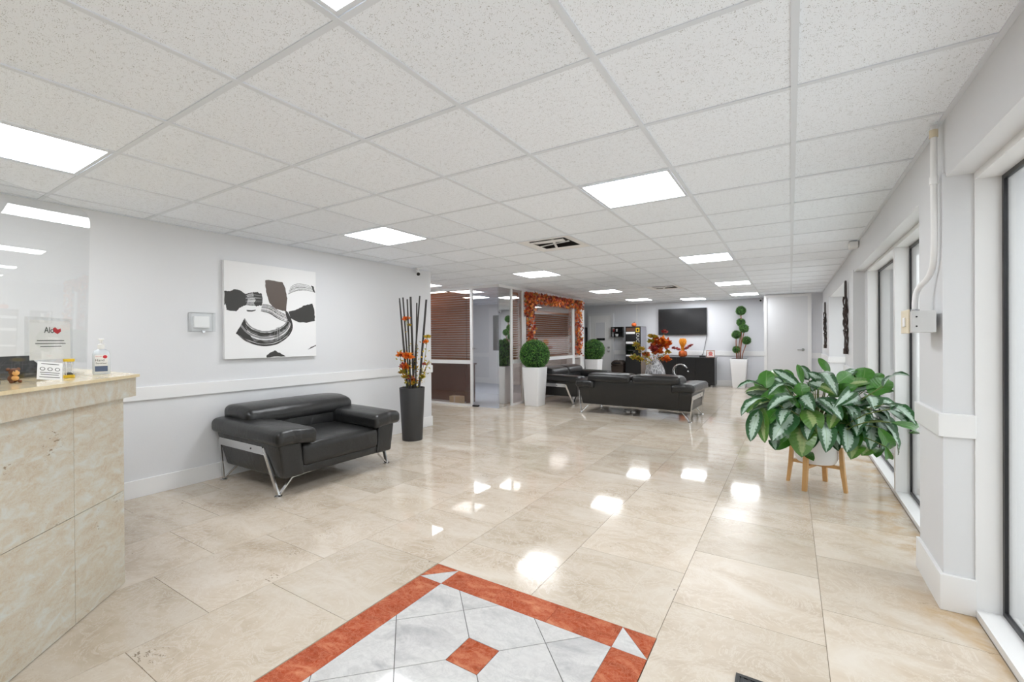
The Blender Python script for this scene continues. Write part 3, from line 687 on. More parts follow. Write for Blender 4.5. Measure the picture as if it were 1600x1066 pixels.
# little card
t = on_counter('counter_card', 'small white printed card leaning beside the sand timer', 'card', -2.893, .613, math.radians(-85))
CM = Matrix.Rotation(math.radians(28), 4, 'X') @ Matrix.Rotation(math.radians(-10), 4, 'Y')
MB().box((-.042, -.0012, 0), (.042, 0, .092), M=CM).build('card', M_PAPER, t)
for x in (-.025, 0, .025):
    o = MB().lathe([(.009, 0), (.009, .0004)], 14).build('pictogram', M_INK, t); o.matrix_local = CM @ face(x, .0003, .055)
    o = MB().lathe([(.0065, 0), (.0065, .0005)], 14).build('pictogram_centre', M_PAPER, t); o.matrix_local = CM @ face(x, .0004, .055)
for z, a in ((.08, .03), (.035, .033), (.025, .03), (.012, .034)): MB().box((-a, 0, z), (a, .0004, z+.003), M=CM).build('text_line', M_INK, t)
# toy animal
t = on_counter('toy_animal', 'tiny brown and tan toy animal sitting on the counter', 'figurine', -2.835, .49, math.radians(-75))
M_TOYB = mat('toy brown', S(110, 66, 36), .6); M_TOYT = mat('toy tan', S(226, 172, 104), .6)
b = MB().sphere((0, 0, .018), .018, 14, 10, (1, .9, 1)); [b.sphere((sx*.014, .016, .006), .007, 10, 8) for sx in (-1, 1)]; b.build('body', M_TOYB, t, True)
b = MB().sphere((0, .006, .046), .017, 14, 10); [b.sphere((sx*.016, 0, .058), .007, 10, 8) for sx in (-1, 1)]; b.build('head', M_TOYB, t, True)
MB().sphere((0, .017, .043), .012, 12, 8).build('muzzle', M_TOYT, t, True); MB().sphere((0, .012, .02), .012, 12, 8).build('belly', M_TOYT, t, True)
MB().sphere((-.006, .0235, .051), .0025, 8, 6).sphere((.006, .0235, .051), .0025, 8, 6).build('eyes', M_BLACK, t, True)
# black desk unit behind the guard
t = on_counter('desk_organizer', 'long black slanted desk unit behind the acrylic screen', 'organizer', -3.01, .46)
b = MB(); pr = [(-.02, 0), (-.02, .03), (-.10, .105), (-.13, .105), (-.13, 0)]
vs = [(-.33, y, z) for y, z in pr]+[(.42, y, z) for y, z in pr]; n = 5
b.add(vs, [tuple(range(5)), tuple(reversed(range(5, 10)))]+[(i, i+5, (i+1) % 5+5, (i+1) % 5) for i in range(5)]); b.build('body', M_BLACK, t)
MB().box((-.372, -.13, .0), (-.338, -.10, .105)).build('end_block', M_BLACK, t); MB().bbox((-.33, -.02, 0), (.42, .0, .012), .003).build('front_lip', M_BLACKG, t)
t = on_counter('card_terminal', 'black card terminal cut off by the left edge of the picture', 'terminal', -2.735, .375)
MB().bbox((-.04, -.05, 0), (.04, .05, .022), .006).build('body', M_BLACK, t); MB().box((-.03, -.03, .022), (.03, .0, .0235)).build('screen', M_WHITE, t)

# ------------------------------------------------------------------ left wall: painting, thermostat, cane vase
t = thing('canvas_painting', 'square canvas with black abstract brush strokes on the left wall', 'painting', (XL, 3.045, 1.094))
CW, CHh = .945, .928
MB().bbox((.002, -CW, 0), (.04, 0, CHh), .003, 2).build('canvas', mat('white canvas', S(232, 232, 232), .8, bump=.1, bscale=500), t)
M_PAINT = mat('black paint', S(52, 51, 49), .6); M_PAINTB = mat('brown black paint', S(84, 72, 64), .45); M_PAINTG = mat('dry grey paint', S(142, 142, 142), .7)
def cv(px, py):
    u = (px-115)/797; tt = .848*u/(1-.152*u); v = (py-(92+105*u))/((968-28*u)-(92+105*u)); return (-CW+CW*tt, CHh*(1-v))
def stroke(name, poly, m, jag=3, seed=0, sub=5, lay=0):
    rr = random.Random(seed); pts = []
    for i in range(len(poly)):
        a, b = poly[i], poly[(i+1) % len(poly)]
        for q in range(sub):
            f = q/sub; pts.append(cv(a[0]+(b[0]-a[0])*f+rr.uniform(-jag, jag), a[1]+(b[1]-a[1])*f+rr.uniform(-jag, jag)))
    x = .0405+lay*.0003; n = len(pts)
    b = MB(); b.add([(x, y, z) for y, z in pts]+[(x-.0006, y, z) for y, z in pts], [tuple(range(n))]); 
    o = b.build(name, m, t); return o
stroke('brush_stroke', [(118, 365), (165, 370), (200, 352), (235, 355), (270, 372), (308, 402), (318, 445), (305, 490), (268, 503), (240, 520), (220, 545), (160, 540), (135, 530), (128, 480), (118, 490)], M_PAINT, 3, 1)
stroke('brush_stroke', [(362, 378), (400, 376), (440, 390), (448, 430), (435, 490), (392, 499), (372, 480), (384, 440), (366, 420)], M_PAINT, 6, 2)
stroke('brush_stroke', [(472, 270), (500, 268), (620, 288), (645, 340), (660, 430), (650, 545), (600, 535), (540, 515), (505, 470), (482, 390), (470, 320)], M_PAINTB, 2, 3)
stroke('brush_stroke', [(672, 550), (760, 522), (805, 492), (880, 478), (898, 540), (903, 630), (830, 645), (760, 642), (690, 605)], M_PAINT, 3, 4)
stroke('brush_stroke', [(290, 605), (300, 650), (300, 700), (345, 770), (380, 815), (300, 790), (212, 742), (250, 680)], M_PAINT, 2, 5, lay=1)
stroke('brush_stroke', [(475, 950), (478, 932), (520, 902), (552, 892), (600, 915), (640, 943)], M_PAINT, 4, 6)
stroke('brush_stroke', [(835, 885), (870, 860), (908, 842), (908, 853), (870, 870)], M_PAINT, 2, 7)
stroke('brush_stroke', [(872, 312), (895, 330), (908, 380), (885, 365)], M_PAINT, 3, 8)
stroke('brush_stroke', [(640, 540), (660, 545), (690, 600), (708, 690), (690, 660), (655, 600)], M_PAINT, 2, 9, lay=2)
def spline(ps, n=30):
    out = []; N = len(ps)-1
    for k in range(n+1):
        f = k/n*N; i = min(int(f), N-1); f -= i; p0, p1, p2, p3 = ps[max(i-1, 0)], ps[i], ps[i+1], ps[min(i+2, N)]
        out.append(tuple(.5*((2*p1[d])+(-p0[d]+p2[d])*f+(2*p0[d]-5*p1[d]+4*p2[d]-p3[d])*f*f+(-p0[d]+3*p1[d]-3*p2[d]+p3[d])*f**3) for d in range(len(p1))))
    return out
def ribbons(outer, inner, n, wmax, seed, mats, lay=1):
    rr = random.Random(seed); o_, i_ = spline(outer), spline(inner)
    for k in range(n):
        f = (k+.5)/n+rr.uniform(-.02, .02); wd = wmax*rr.uniform(.35, 1); b = MB(); vs = []; N = len(o_)
        for q in range(N):
            px = i_[q][0]+(o_[q][0]-i_[q][0])*f; py = i_[q][1]+(o_[q][1]-i_[q][1])*f; a = max(0, q-1); c = min(N-1, q+1)
            dx = (o_[c][0]-o_[a][0])*f+(i_[c][0]-i_[a][0])*(1-f); dy = (o_[c][1]-o_[a][1])*f+(i_[c][1]-i_[a][1])*(1-f); L = math.hypot(dx, dy) or 1
            ww = wd*(.55+.45*math.sin(PI*q/(N-1)+.4))*rr.uniform(.7, 1.2)
            for sg in (-1, 1): y, z = cv(px-dy/L*ww*sg, py+dx/L*ww*sg); vs.append((.0406+lay*.0003+k*.00003, y, z))
        b.add(vs, [(2*q, 2*q+1, 2*q+3, 2*q+2) for q in range(N-1)]); b.build('brush_ribbon', mats[rr.randrange(len(mats))], t)
ribbons([(212, 742), (300, 815), (430, 855), (560, 842), (665, 775), (708, 690), (690, 600)], [(290, 605), (335, 672), (420, 715), (520, 716), (610, 680), (655, 630), (665, 565)], 11, 8, 1, [M_PAINT, M_PAINT, M_PAINT, M_PAINTG])
ribbons([(430, 548), (500, 565), (590, 620), (670, 652)], [(440, 480), (510, 488), (600, 545), (685, 590)], 6, 6, 2, [M_PAINT, M_PAINT, M_PAINTG])
ribbons([(665, 400), (730, 372), (810, 362), (905, 378)], [(690, 330), (740, 300), (820, 305), (890, 335)], 7, 2.6, 3, [M_PAINTG, M_PAINT])
ribbons([(300, 492), (360, 498), (440, 492)], [(300, 392), (360, 378), (440, 392)], 15, 4.2, 5, [M_PAINT, M_PAINT, M_PAINTG], 0)
ribbons([(310, 545), (350, 547), (385, 540)], [(305, 532), (350, 536), (390, 528)], 2, 4, 6, [M_PAINT], 0)
ribbons([(540, 790), (545, 740), (560, 690)], [(600, 800), (595, 740), (590, 680)], 7, 3, 8, [M_PAINTG, M_PAINT], 2)
t = thing('thermostat', 'thermostat under a clear locking cover on the left wall', 'thermostat', (XL, 1.92, 1.35))
MB().bbox((.001, -.062, .035), (.03, .062, .14), .006).build('body', M_WHITE, t); MB().box((.03, -.03, .085), (.0315, .03, .115)).build('display', M_PAPER, t)
cm = MB()
for a, b in (((0, -.1, 0), (.06, -.094, .17)), ((0, .094, 0), (.06, .1, .17)), ((0, -.094, 0), (.06, .094, .006)), ((0, -.094, .164), (.06, .094, .17)), ((.054, -.094, .006), (.06, .094, .164))): cm.box(a, b)
cm.build('clear_cover', M_ACRYL, t); MB().bbox((.045, -.012, -.012), (.062, .012, .012), .003).build('lock', M_CHROME, t)
VX0, VY0 = -4.08, 4.13
t = thing('cane_vase', 'tall tapered charcoal vase standing by the end of the left wall', 'vase', (VX0, VY0, 0))
MB().lathe([(.124, 0), (.126, .004), (.158, .662), (.150, .664), (.140, .60)], 40, capt=False).build('body', M_BLACKV, t, auto=40)
MB().lathe([(.146, .60), (.0, .601)], 32, capb=False, capt=False).build('filling', M_SOIL, t)
sticks = [(-.163, 1.77, -.09, .03, .010), (-.139, 1.79, -.055, -.03, .010), (-.123, 1.81, -.045, .04, .012), (-.034, 1.775, -.012, -.05, .0115), (-.018, 1.815, .028, .02, .0165), (.090, 1.83, -.005, .05, .012), (.082, 1.73, .068, -.04, .011), (.189, 1.775, .115, .0, .0165)]
slab_ = ['leftmost thin black cane in the tall charcoal vase', 'second thin black cane from the left in the charcoal vase', 'black cane crossing just behind the second one in the charcoal vase', 'slim upright black cane left of the thickest middle cane', 'thick middle black cane in the charcoal vase', 'tallest black cane leaning to the right in the vase', 'shorter upright black cane right of the middle in the vase', 'thick rightmost black cane leaning out of the vase']
RX = Vector((math.cos(YAW), math.sin(YAW), 0)); FX = Vector((-math.sin(YAW), math.cos(YAW), 0))
for (x1, z1, x0, dp, r), lb in zip(sticks, slab_):
    p0 = Vector((VX0, VY0, .605))+RX*x0*.75+FX*dp*.7; p1 = Vector((VX0, VY0, z1))+RX*x1+FX*dp*1.6; d = p1-p0
    t = tag(MB().tube([(0, 0, 0)]+[tuple(d*f) for f in (.25, .5, .75, 1)], [r*.9, r*.88, r*.86, r*.82, r*.78], 10).build('black_cane', M_BAMBOO, None, auto=40, loc=p0), lb, 'cane', 'black canes in the charcoal vase')
    t.name = 'black_cane'
def leaf_quad(b, c, d, nrm, L, W, pts=6):
    d = Vector(d).normalized(); n = Vector(nrm); s = d.cross(n)
    if s.length < 1e-4: s = d.orthogonal()
    s.normalize(); n = s.cross(d); c = Vector(c)
    b.add([c, c+d*L*.35+s*W*.5+n*L*.05, c+d*L, c+d*L*.35-s*W*.5+n*L*.05, ], [(0, 1, 2, 3)])
def rv(r=1): 
    while True:
        v = Vector((random.uniform(-1, 1), random.uniform(-1, 1), random.uniform(-1, 1)))
        if .05 < v.length < 1: return v.normalized()*r
def blossom(c, r, m, parent, n=16, name='blossom'):
    b = MB()
    for k in range(n):
        d = rv(); d.z = abs(d.z)*.8-.1; leaf_quad(b, Vector(c), d, rv(), r*random.uniform(.8, 1.15), r*.8)
    return b.build(name, m, parent)
def spray(label, base, top, blooms, leaves, lm, group, name='flower_spray', cat='flower'):
    t = thing(name, label, cat, base, 0, group); d = Vector(top)-Vector(base); mid = d*.5+Vector((random.uniform(-.03, .03), random.uniform(-.03, .03), 0))
    pth = spline([(0, 0, 0), tuple(mid), tuple(d)], 8); MB().tube(pth, .003, 6).build('stem', M_STEMG, t)
    for f, off, r, m in blooms:
        p = Vector(pth[int(f*8)])+RX*off; blossom(p, r*1.25, m, t, 22)
    b = MB()
    for k in range(leaves):
        p = Vector(random.choice(pth[2:])); leaf_quad(b, p, rv(), rv(), random.uniform(.025, .05), random.uniform(.014, .026))
        q = p+rv(random.uniform(.02, .075)); leaf_quad(b, q, rv(), rv(), random.uniform(.025, .045), .02)
    if leaves: b.build('leaves', lm, t, kind='stuff')
    return t
def vz(x, z, dp=0): p = Vector((VX0, VY0, z))+RX*x+FX*dp; return tuple(p)
spray('tall sprig with an orange bloom high among the black canes', vz(-.02, .605), vz(-.055, 1.53, -.06), [(1, 0, .045, M_OFLOW), (.9, .03, .03, M_YFOL)], 10, M_YFOL, 'autumn sprays in the charcoal vase')
spray('sprig with orange and yellow blooms reaching past the right wall edge', vz(.05, .605), vz(.21, 1.30, -.05), [(1, .0, .04, M_YFOL), (.9, -.02, .04, M_OFLOW), (.6, 0, .03, M_RFLOW)], 12, M_YFOL, 'autumn sprays in the charcoal vase')
spray('dense cluster of big orange blooms just above the vase rim', vz(-.01, .605), vz(-.03, 1.10, -.1), [(.9, 0, .075, M_OFLOW), (.7, -.03, .06, M_OFLOW), (.45, .02, .05, M_RFLOW), (.5, -.07, .055, M_YFOL), (.3, .05, .05, M_YFOL)], 26, M_YFOL, 'autumn sprays in the charcoal vase')
spray('sprig of pinkish and orange blooms on the left side of the vase', vz(-.05, .605), vz(-.15, 1.12, -.02), [(.9, 0, .05, M_OFLOW), (.65, .02, .05, M_RFLOW), (.45, .02, .05, M_YFOL)], 20, M_YFOL, 'autumn sprays in the charcoal vase')
spray('yellow leafy sprig arching low to the right of the vase', vz(.06, .605), vz(.22, .98, -.06), [(.5, 0, .04, M_YFOL)], 34, M_YFOL, 'autumn sprays in the charcoal vase')
spray('upright yellow sprig between the two right canes', vz(.04, .605), vz(.07, 1.2, .02), [(.5, 0, .045, M_YFOL), (.3, -.02, .05, M_OFLOW)], 22, M_YFOL, 'autumn sprays in the charcoal vase')
def camera_unit(label, loc, d, m):
    t = thing('security_camera', label, 'camera', loc)
    MB().lathe([(.04, -.012), (.04, 0)], 16).build('mount', m, t, auto=40); MB().tube([(0, 0, -.012), (0, 0, -.05)], .012, 8).build('arm', m, t)
    d = Vector(d).normalized(); c = Vector((0, 0, -.06)); MB().tube([tuple(c-d*.05), tuple(c+d*.05)], .028, 14).build('housing', m, t, auto=40)
    MB().tube([tuple(c+d*.05), tuple(c+d*.056)], .024, 14).build('lens', M_BLACK, t, auto=40)
camera_unit('small white security camera at the top of the left wall end', (-4.42, 4.60, CH-.002), (.7, -.5, -.5), M_WHITE)
camera_unit('small security camera in the corner above the tall topiary', (-.62, 12.7, CH-.002), (-.1, -1, -.4), M_WHITE)
t = thing('motion_detector', 'white motion detector at the top of the window wall', 'detector', (.565, 5.9, CH-.002))
MB().bbox((-.04, -.06, -.07), (.04, .06, 0), .012).build('housing', M_WHITE, t); MB().box((-.043, -.035, -.055), (-.039, .035, -.03)).build('lens', M_PAPER, t)
# switch box with conduit on the pillar
t = thing('switch_box', 'surface mounted electrical box with a cream switch plate on the near pillar', 'switch', (.578, 2.815, 1.283))
MB().bbox((-.088, .0, 0), (.0, .20, .103), .003).build('box', mat('grey white metal box', S(198, 198, 198), .4), t)
MB().bbox((-.094, .035, -.004), (-.088, .20, .112), .002).build('switch_plate', M_CREAM, t); MB().bbox((-.10, .09, .03), (-.094, .135, .075), .002).build('rocker', M_WHITE, t)
for z in (.03, .075): MB().lathe([(.004, 0), (.004, .002)], 8).build('screw', M_BLACK, t).matrix_local = frame((-.07, -.0005, z), (1, 0, 0), (0, 0, 1))
t = thing('conduit', 'bent white conduit pipe running from the ceiling to the switch box', 'pipe', (.575, 2.84, 0))
MB().tube(spline([(0, 0, CH-.01), (0, 0, 1.95), (0, 0, 1.66), (-.004, .06, 1.56), (-.035, .12, 1.50), (-.045, .125, 1.44), (-.045, .125, 1.386)], 30), .0125, 10).build('pipe', M_WHITE, t, True)
for z in (2.2, 1.98): MB().tube([(0, 0, z), (0, 0, z+.035)], .0165, 12).build('coupling', M_CREAM if z > 2.1 else M_WHITE, t, auto=40)
MB().tube([(-.045, .125, 1.386), (-.045, .125, 1.40)], .018, 6).build('locknut', M_CHROME, t, auto=40)
# carved hangings
def sculpture(label, loc):
    t = thing('wood_carving', label, 'carving', loc, 0, 'carved hangings on the pillars')
    ring = [(0, .032*math.sin(a)*1, .10*math.cos(a)-.10) for a in [2*PI*i/16 for i in range(16)]]
    MB().tube(ring, .012, 8, closed=True).build('ring', M_SCULPT, t, True)
    b = MB(); rr = random.Random(3)
    for ph in (0, 2.1, 4.2):
        pth = []
        for k in range(17):
            z = -.19-.66*k/16; a = ph+k*.62; rad = .006+.034*abs(math.sin(k*.42+ph*.5)); pth.append((rad*.6*math.cos(a), rad*1.5*math.sin(a), z))
        b.tube(pth, [.0105+.004*math.sin(k*1.3+ph) for k in range(17)], 8)
    b.build('twisted_figure', M_SCULPT, t, True)
    MB().sphere((0, 0, -.36), .036, 10, 8, (.8, 1, 1.4)).build('knot', M_SCULPT, t, True)
    MB().tube([(0, 0, -.34), (-.02, -.055, -.33)], .015, 8).build('stub', M_SCULPT, t, auto=50); MB().tube([(0, 0, -.62), (-.02, -.05, -.60)], .014, 8).build('stub', M_SCULPT, t, auto=50)
    MB().tube([(0, 0, -.82), (0, .005, -.885)], .026, 10).build('tail', M_SCULPT, t, auto=40)
sculpture('nearer dark carved twisted wooden hanging on the second pillar', (.572, 6.78, 1.945)); sculpture('farther dark carved twisted wooden hanging, nearest the far right door', (.572, 10.6, 1.94))
# floor outlet plate
t = thing('floor_register', 'dark floor grille corner at the bottom edge of the picture', 'grille', (-.03, 1.78, 0))
fm = MB()
for a, b in (((-.148, -.08), (.148, -.066)), ((-.148, .066), (.148, .08)), ((-.148, -.066), (-.134, .066)), ((.134, -.066), (.148, .066))): fm.box((a[0], a[1], 0), (b[0], b[1], .006))
fm.build('frame', M_BLACK, t); MB().box((-.134, -.066, 0), (.134, .066, .002)).build('pan', M_INK, t)
for k in range(12): MB().box((-.13+k*.022, -.066, .001), (-.121+k*.022, .066, .005)).build('louvre', M_BLACK, t)
# ------------------------------------------------------------------ aglaonema in a white pot on a beech stand
def leaf_mesh(kind, curve, name='leaf'):
    nu, nv_ = 6, 12; vs = []; uv = []; b = MB()
    for i in range(nv_+1):
        v = i/nv_; wd = (math.sin(PI*min(1, v**.88))**.62)*.5 if 0 < v < 1 else .0
        wd = max(wd, .012)
        for k in range(nu+1):
            u = -1+2*k/nu; x = u*wd; y = v; z = curve*math.sin(PI*v*.9)*.5-.0*v + .07*abs(u)*wd*2 + .012*math.sin(v*22+u*2)*abs(u)
            vs.append((x, y, z)); uv.append((k/nu, v))
    b.add(vs, [(i*(nu+1)+k, i*(nu+1)+k+1, (i+1)*(nu+1)+k+1, (i+1)*(nu+1)+k) for i in range(nv_) for k in range(nu)])
    b.uv = uv; return b.mesh(name, M_LEAF[kind], True)
LM = {(k, c): leaf_mesh(k, c) for k in 'syg' for c in (.16, .30, .42)}
LEAVES = [(-0.363, -0.303, 0.846, -0.56, -0.458, 0.83, 0.057, 's'),
(-0.35, -0.288, 0.84, -0.354, -0.172, 0.982, 0.114, 'g'),
(-0.115, -0.171, 0.857, -0.312, -0.166, 0.989, 0.074, 's'),
(-0.096, -0.118, 0.875, -0.13, 0.033, 1.027, 0.046, 'g'),
(-0.049, -0.053, 0.904, -0.111, 0.038, 1.016, 0.086, 's'),
(-0.094, -0.236, 0.781, -0.115, -0.196, 0.891, 0.108, 'g'),
(-0.349, -0.426, 0.776, -0.506, -0.655, 0.637, 0.086, 's'),
(-0.396, -0.504, 0.69, -0.446, -0.648, 0.452, 0.103, 's'),
(-0.378, -0.488, 0.699, -0.347, -0.634, 0.45, 0.091, 'y'),
(-0.13, -0.254, 0.765, -0.339, -0.582, 0.675, 0.097, 's'),
(-0.161, -0.381, 0.661, -0.305, -0.603, 0.454, 0.171, 's'),
(-0.094, -0.21, 0.794, -0.021, -0.458, 0.688, 0.108, 's'),
(-0.074, -0.3, 0.687, -0.009, -0.441, 0.515, 0.143, 'y'),
(-0.01, -0.173, 0.763, 0.096, -0.367, 0.655, 0.097, 's'),
(-0.06, -0.092, 0.885, 0.136, -0.148, 0.816, 0.091, 's'),
(0.095, 0.004, 0.959, 0.025, 0.098, 1.082, 0.057, 'g'),
(0.028, -0.018, 0.969, 0.127, -0.274, 0.789, 0.086, 's'),
(0.01, -0.13, 0.865, 0.129, -0.247, 0.801, 0.074, 'y'),
(0.005, -0.225, 0.776, 0.145, -0.397, 0.625, 0.103, 's'),
(0.184, 0.039, 0.858, 0.391, 0.16, 0.889, 0.074, 'y'),
(0.149, 0.024, 0.879, 0.255, 0.151, 0.954, 0.108, 'g'),
(0.333, 0.129, 0.894, 0.36, 0.254, 1.0, 0.125, 'g'),
(0.369, 0.049, 0.788, 0.51, 0.216, 0.906, 0.148, 'g'),
(0.42, -0.174, 0.884, 0.55, -0.345, 0.971, 0.086, 's'),
(0.388, 0.07, 0.813, 0.532, 0.118, 0.822, 0.04, 'g'),
(0.304, 0.051, 0.773, 0.146, -0.291, 0.728, 0.108, 's'),
(0.362, 0.055, 0.787, 0.36, -0.193, 0.691, 0.114, 's'),
(0.419, 0.023, 0.707, 0.55, -0.257, 0.593, 0.108, 's'),
(0.42, -0.199, 0.75, 0.55, -0.494, 0.638, 0.086, 's'),
(0.42, -0.478, 0.659, 0.55, -0.103, 0.532, 0.057, 'g'),
(0.244, -0.092, 0.714, 0.361, -0.18, 0.62, 0.074, 's'),
(0.315, -0.029, 0.628, 0.33, -0.175, 0.378, 0.137, 's'),
(0.39, -0.046, 0.627, 0.403, -0.178, 0.398, 0.12, 's'),
(0.42, -0.168, 0.619, 0.518, -0.042, 0.343, 0.091, 's'),
(0.192, -0.165, 0.572, 0.175, -0.35, 0.382, 0.131, 's'),
(0.22, -0.121, 0.649, 0.246, -0.27, 0.501, 0.097, 's'),
(0.026, -0.31, 0.626, 0.037, -0.482, 0.388, 0.12, 's'),
(0.079, -0.244, 0.64, 0.105, -0.405, 0.521, 0.097, 's'),
(0.094, -0.264, 0.514, 0.131, -0.415, 0.443, 0.057, 's'),
(0.262, -0.141, 0.413, 0.202, -0.357, 0.324, 0.12, 'y'),
(0.336, -0.051, 0.414, 0.277, -0.261, 0.346, 0.131, 'y'),
(0.418, 0.027, 0.372, 0.383, -0.152, 0.321, 0.086, 'g'),
(0.42, -0.273, 0.444, 0.452, -0.095, 0.337, 0.046, 'g'),
(-0.101, -0.339, 0.588, -0.11, -0.52, 0.343, 0.177, 'y'),
(-0.076, -0.3, 0.338, -0.03, -0.452, 0.314, 0.063, 'g'),
(-0.297, -0.422, 0.439, -0.28, -0.575, 0.387, 0.074, 's'),
(-0.214, -0.433, 0.512, -0.233, -0.607, 0.463, 0.074, 'g'),
(-0.146, -0.175, 0.835, -0.339, -0.459, 0.77, 0.063, 's'),
(-0.228, -0.186, 0.874, -0.319, -0.234, 0.917, 0.057, 's'),
(-0.204, -0.411, 0.692, -0.246, -0.594, 0.577, 0.091, 's'),
(-0.032, -0.285, 0.637, -0.072, -0.486, 0.468, 0.103, 's'),
(0.14, -0.2, 0.69, 0.068, -0.427, 0.56, 0.091, 'y'),
(0.293, -0.082, 0.686, 0.253, -0.279, 0.553, 0.103, 's'),
(0.242, 0.021, 0.815, 0.086, -0.396, 0.713, 0.086, 's'),
(0.063, -0.1, 0.881, -0.059, -0.095, 0.971, 0.074, 's'),
(0.198, 0.1, 0.913, 0.297, 0.234, 0.983, 0.068, 's'),
(0.406, 0.182, 0.872, 0.474, 0.283, 0.953, 0.08, 'g'),
(-0.159, -0.137, 0.9, -0.224, -0.092, 0.987, 0.068, 'g'),
(0.42, -0.431, 0.743, 0.527, -0.011, 0.554, 0.08, 's'),
(-0.27, -0.408, 0.686, -0.348, -0.589, 0.566, 0.086, 'g'),
(-0.011, 0.237, 0.777, -0.025, 0.521, 0.783, 0.135, 's'),
(-0.236, -0.045, 0.767, -0.517, -0.099, 0.761, 0.133, 's'),
(0.011, 0.266, 0.68, 0.019, 0.466, 0.542, 0.125, 'y'),
(-0.216, 0.039, 0.773, -0.466, 0.085, 0.84, 0.138, 'g'),
(-0.219, -0.06, 0.83, -0.454, -0.124, 0.868, 0.121, 'g'),
(0.047, 0.26, 0.71, 0.086, 0.475, 0.584, 0.119, 'y'),
(0.232, 0.132, 0.711, 0.423, 0.241, 0.556, 0.105, 's'),
(-0.089, 0.25, 0.733, -0.16, 0.447, 0.598, 0.093, 's'),
(-0.17, 0.136, 0.833, -0.384, 0.307, 0.908, 0.119, 'y'),
(-0.196, -0.183, 0.674, -0.37, -0.344, 0.488, 0.11, 's'),
(-0.122, 0.235, 0.69, -0.219, 0.42, 0.566, 0.111, 's'),
(-0.227, 0.121, 0.71, -0.44, 0.235, 0.628, 0.092, 'y'),
(0.092, 0.249, 0.664, 0.182, 0.494, 0.497, 0.097, 's'),
(-0.244, -0.095, 0.677, -0.483, -0.189, 0.551, 0.138, 's'),
(-0.138, 0.23, 0.635, -0.259, 0.434, 0.436, 0.135, 's'),
(0.005, 0.244, 0.811, 0.011, 0.534, 0.789, 0.131, 's'),
(-0.216, 0.108, 0.763, -0.496, 0.249, 0.749, 0.138, 's'),
(-0.255, -0.067, 0.72, -0.472, -0.124, 0.6, 0.11, 's'),
(-0.263, 0.018, 0.741, -0.534, 0.036, 0.591, 0.124, 'g'),
(-0.171, 0.165, 0.838, -0.356, 0.343, 0.843, 0.09, 's'),
(0.208, 0.089, 0.774, 0.485, 0.208, 0.824, 0.129, 's'),
(-0.152, 0.168, 0.783, -0.347, 0.382, 0.831, 0.107, 'g'),
(-0.23, -0.113, 0.699, -0.482, -0.238, 0.607, 0.096, 'y'),
(-0.216, 0.158, 0.661, -0.411, 0.299, 0.479, 0.116, 's'),
(0.042, 0.258, 0.679, 0.088, 0.543, 0.551, 0.113, 's'),
(-0.262, -0.001, 0.688, -0.513, -0.003, 0.564, 0.138, 's'),
(0.18, 0.132, 0.847, 0.393, 0.287, 0.902, 0.14, 'g'),
(-0.227, -0.059, 0.756, -0.527, -0.137, 0.773, 0.1, 'y'),
(-0.222, -0.124, 0.711, -0.462, -0.258, 0.634, 0.109, 's'),
(0.148, 0.222, 0.677, 0.267, 0.401, 0.518, 0.117, 's'),
(-0.26, 0.071, 0.624, -0.452, 0.124, 0.422, 0.114, 'g'),
(-0.153, 0.201, 0.748, -0.309, 0.405, 0.689, 0.101, 's'),
(-0.187, -0.16, 0.794, -0.405, -0.346, 0.762, 0.106, 'g'),
(-0.249, 0.003, 0.81, -0.526, 0.006, 0.761, 0.112, 'g'),
(0.277, -0.045, 0.679, 0.309, -0.19, 0.523, 0.103, 's'),
(0.347, 0.037, 0.715, 0.47, -0.034, 0.592, 0.091, 's'),
(0.375, 0.03, 0.677, 0.497, -0.004, 0.438, 0.097, 's'),
(0.311, 0.082, 0.813, 0.428, 0.0, 0.756, 0.086, 'y'),
(0.254, -0.061, 0.576, 0.265, -0.228, 0.406, 0.103, 'g'),
(0.38, -0.03, 0.762, 0.52, -0.008, 0.683, 0.086, 's'),
(0.17, -0.082, 0.728, 0.24, -0.249, 0.586, 0.103, 's'),
(0.38, -0.24, 0.578, 0.469, -0.034, 0.391, 0.08, 'g'),
(0.003, -0.133, 0.533, 0.006, -0.285, 0.631, 0.1, 'y'),
(-0.177, -0.153, 0.497, -0.289, -0.25, 0.343, 0.1, 's'),
(-0.11, -0.157, 0.712, -0.202, -0.287, 0.755, 0.1, 'g'),
(-0.022, -0.096, 0.573, -0.064, -0.277, 0.634, 0.1, 'g'),
(0.229, 0.036, 0.716, 0.353, 0.055, 0.567, 0.1, 'y'),
(0.083, -0.022, 0.778, 0.276, -0.074, 0.866, 0.1, 'g'),
(0.153, -0.047, 0.673, 0.343, -0.105, 0.606, 0.1, 's'),
(0.225, 0.063, 0.677, 0.356, 0.099, 0.545, 0.1, 'g'),
(-0.035, -0.115, 0.526, -0.097, -0.317, 0.464, 0.1, 'y'),
(0.052, -0.078, 0.77, 0.132, -0.197, 0.637, 0.1, 's'),
(-0.119, -0.158, 0.628, -0.224, -0.299, 0.581, 0.1, 'y'),
(0.073, -0.032, 0.501, 0.245, -0.107, 0.614, 0.1, 's'),
(0.07, -0.038, 0.553, 0.161, -0.086, 0.414, 0.1, 'y'),
(0.119, 0.044, 0.707, 0.241, 0.089, 0.585, 0.1, 'g'),
(-0.128, -0.155, 0.711, -0.257, -0.311, 0.631, 0.1, 's'),
(-0.19, -0.128, 0.531, -0.32, -0.215, 0.38, 0.1, 'g'),
(-0.18, -0.183, 0.47, -0.294, -0.298, 0.331, 0.1, 'g'),
(0.209, -0.006, 0.666, 0.405, -0.012, 0.722, 0.1, 's'),
(0.147, -0.022, 0.689, 0.291, -0.043, 0.603, 0.1, 's'),
(0.037, -0.071, 0.472, 0.112, -0.218, 0.534, 0.1, 'y'),
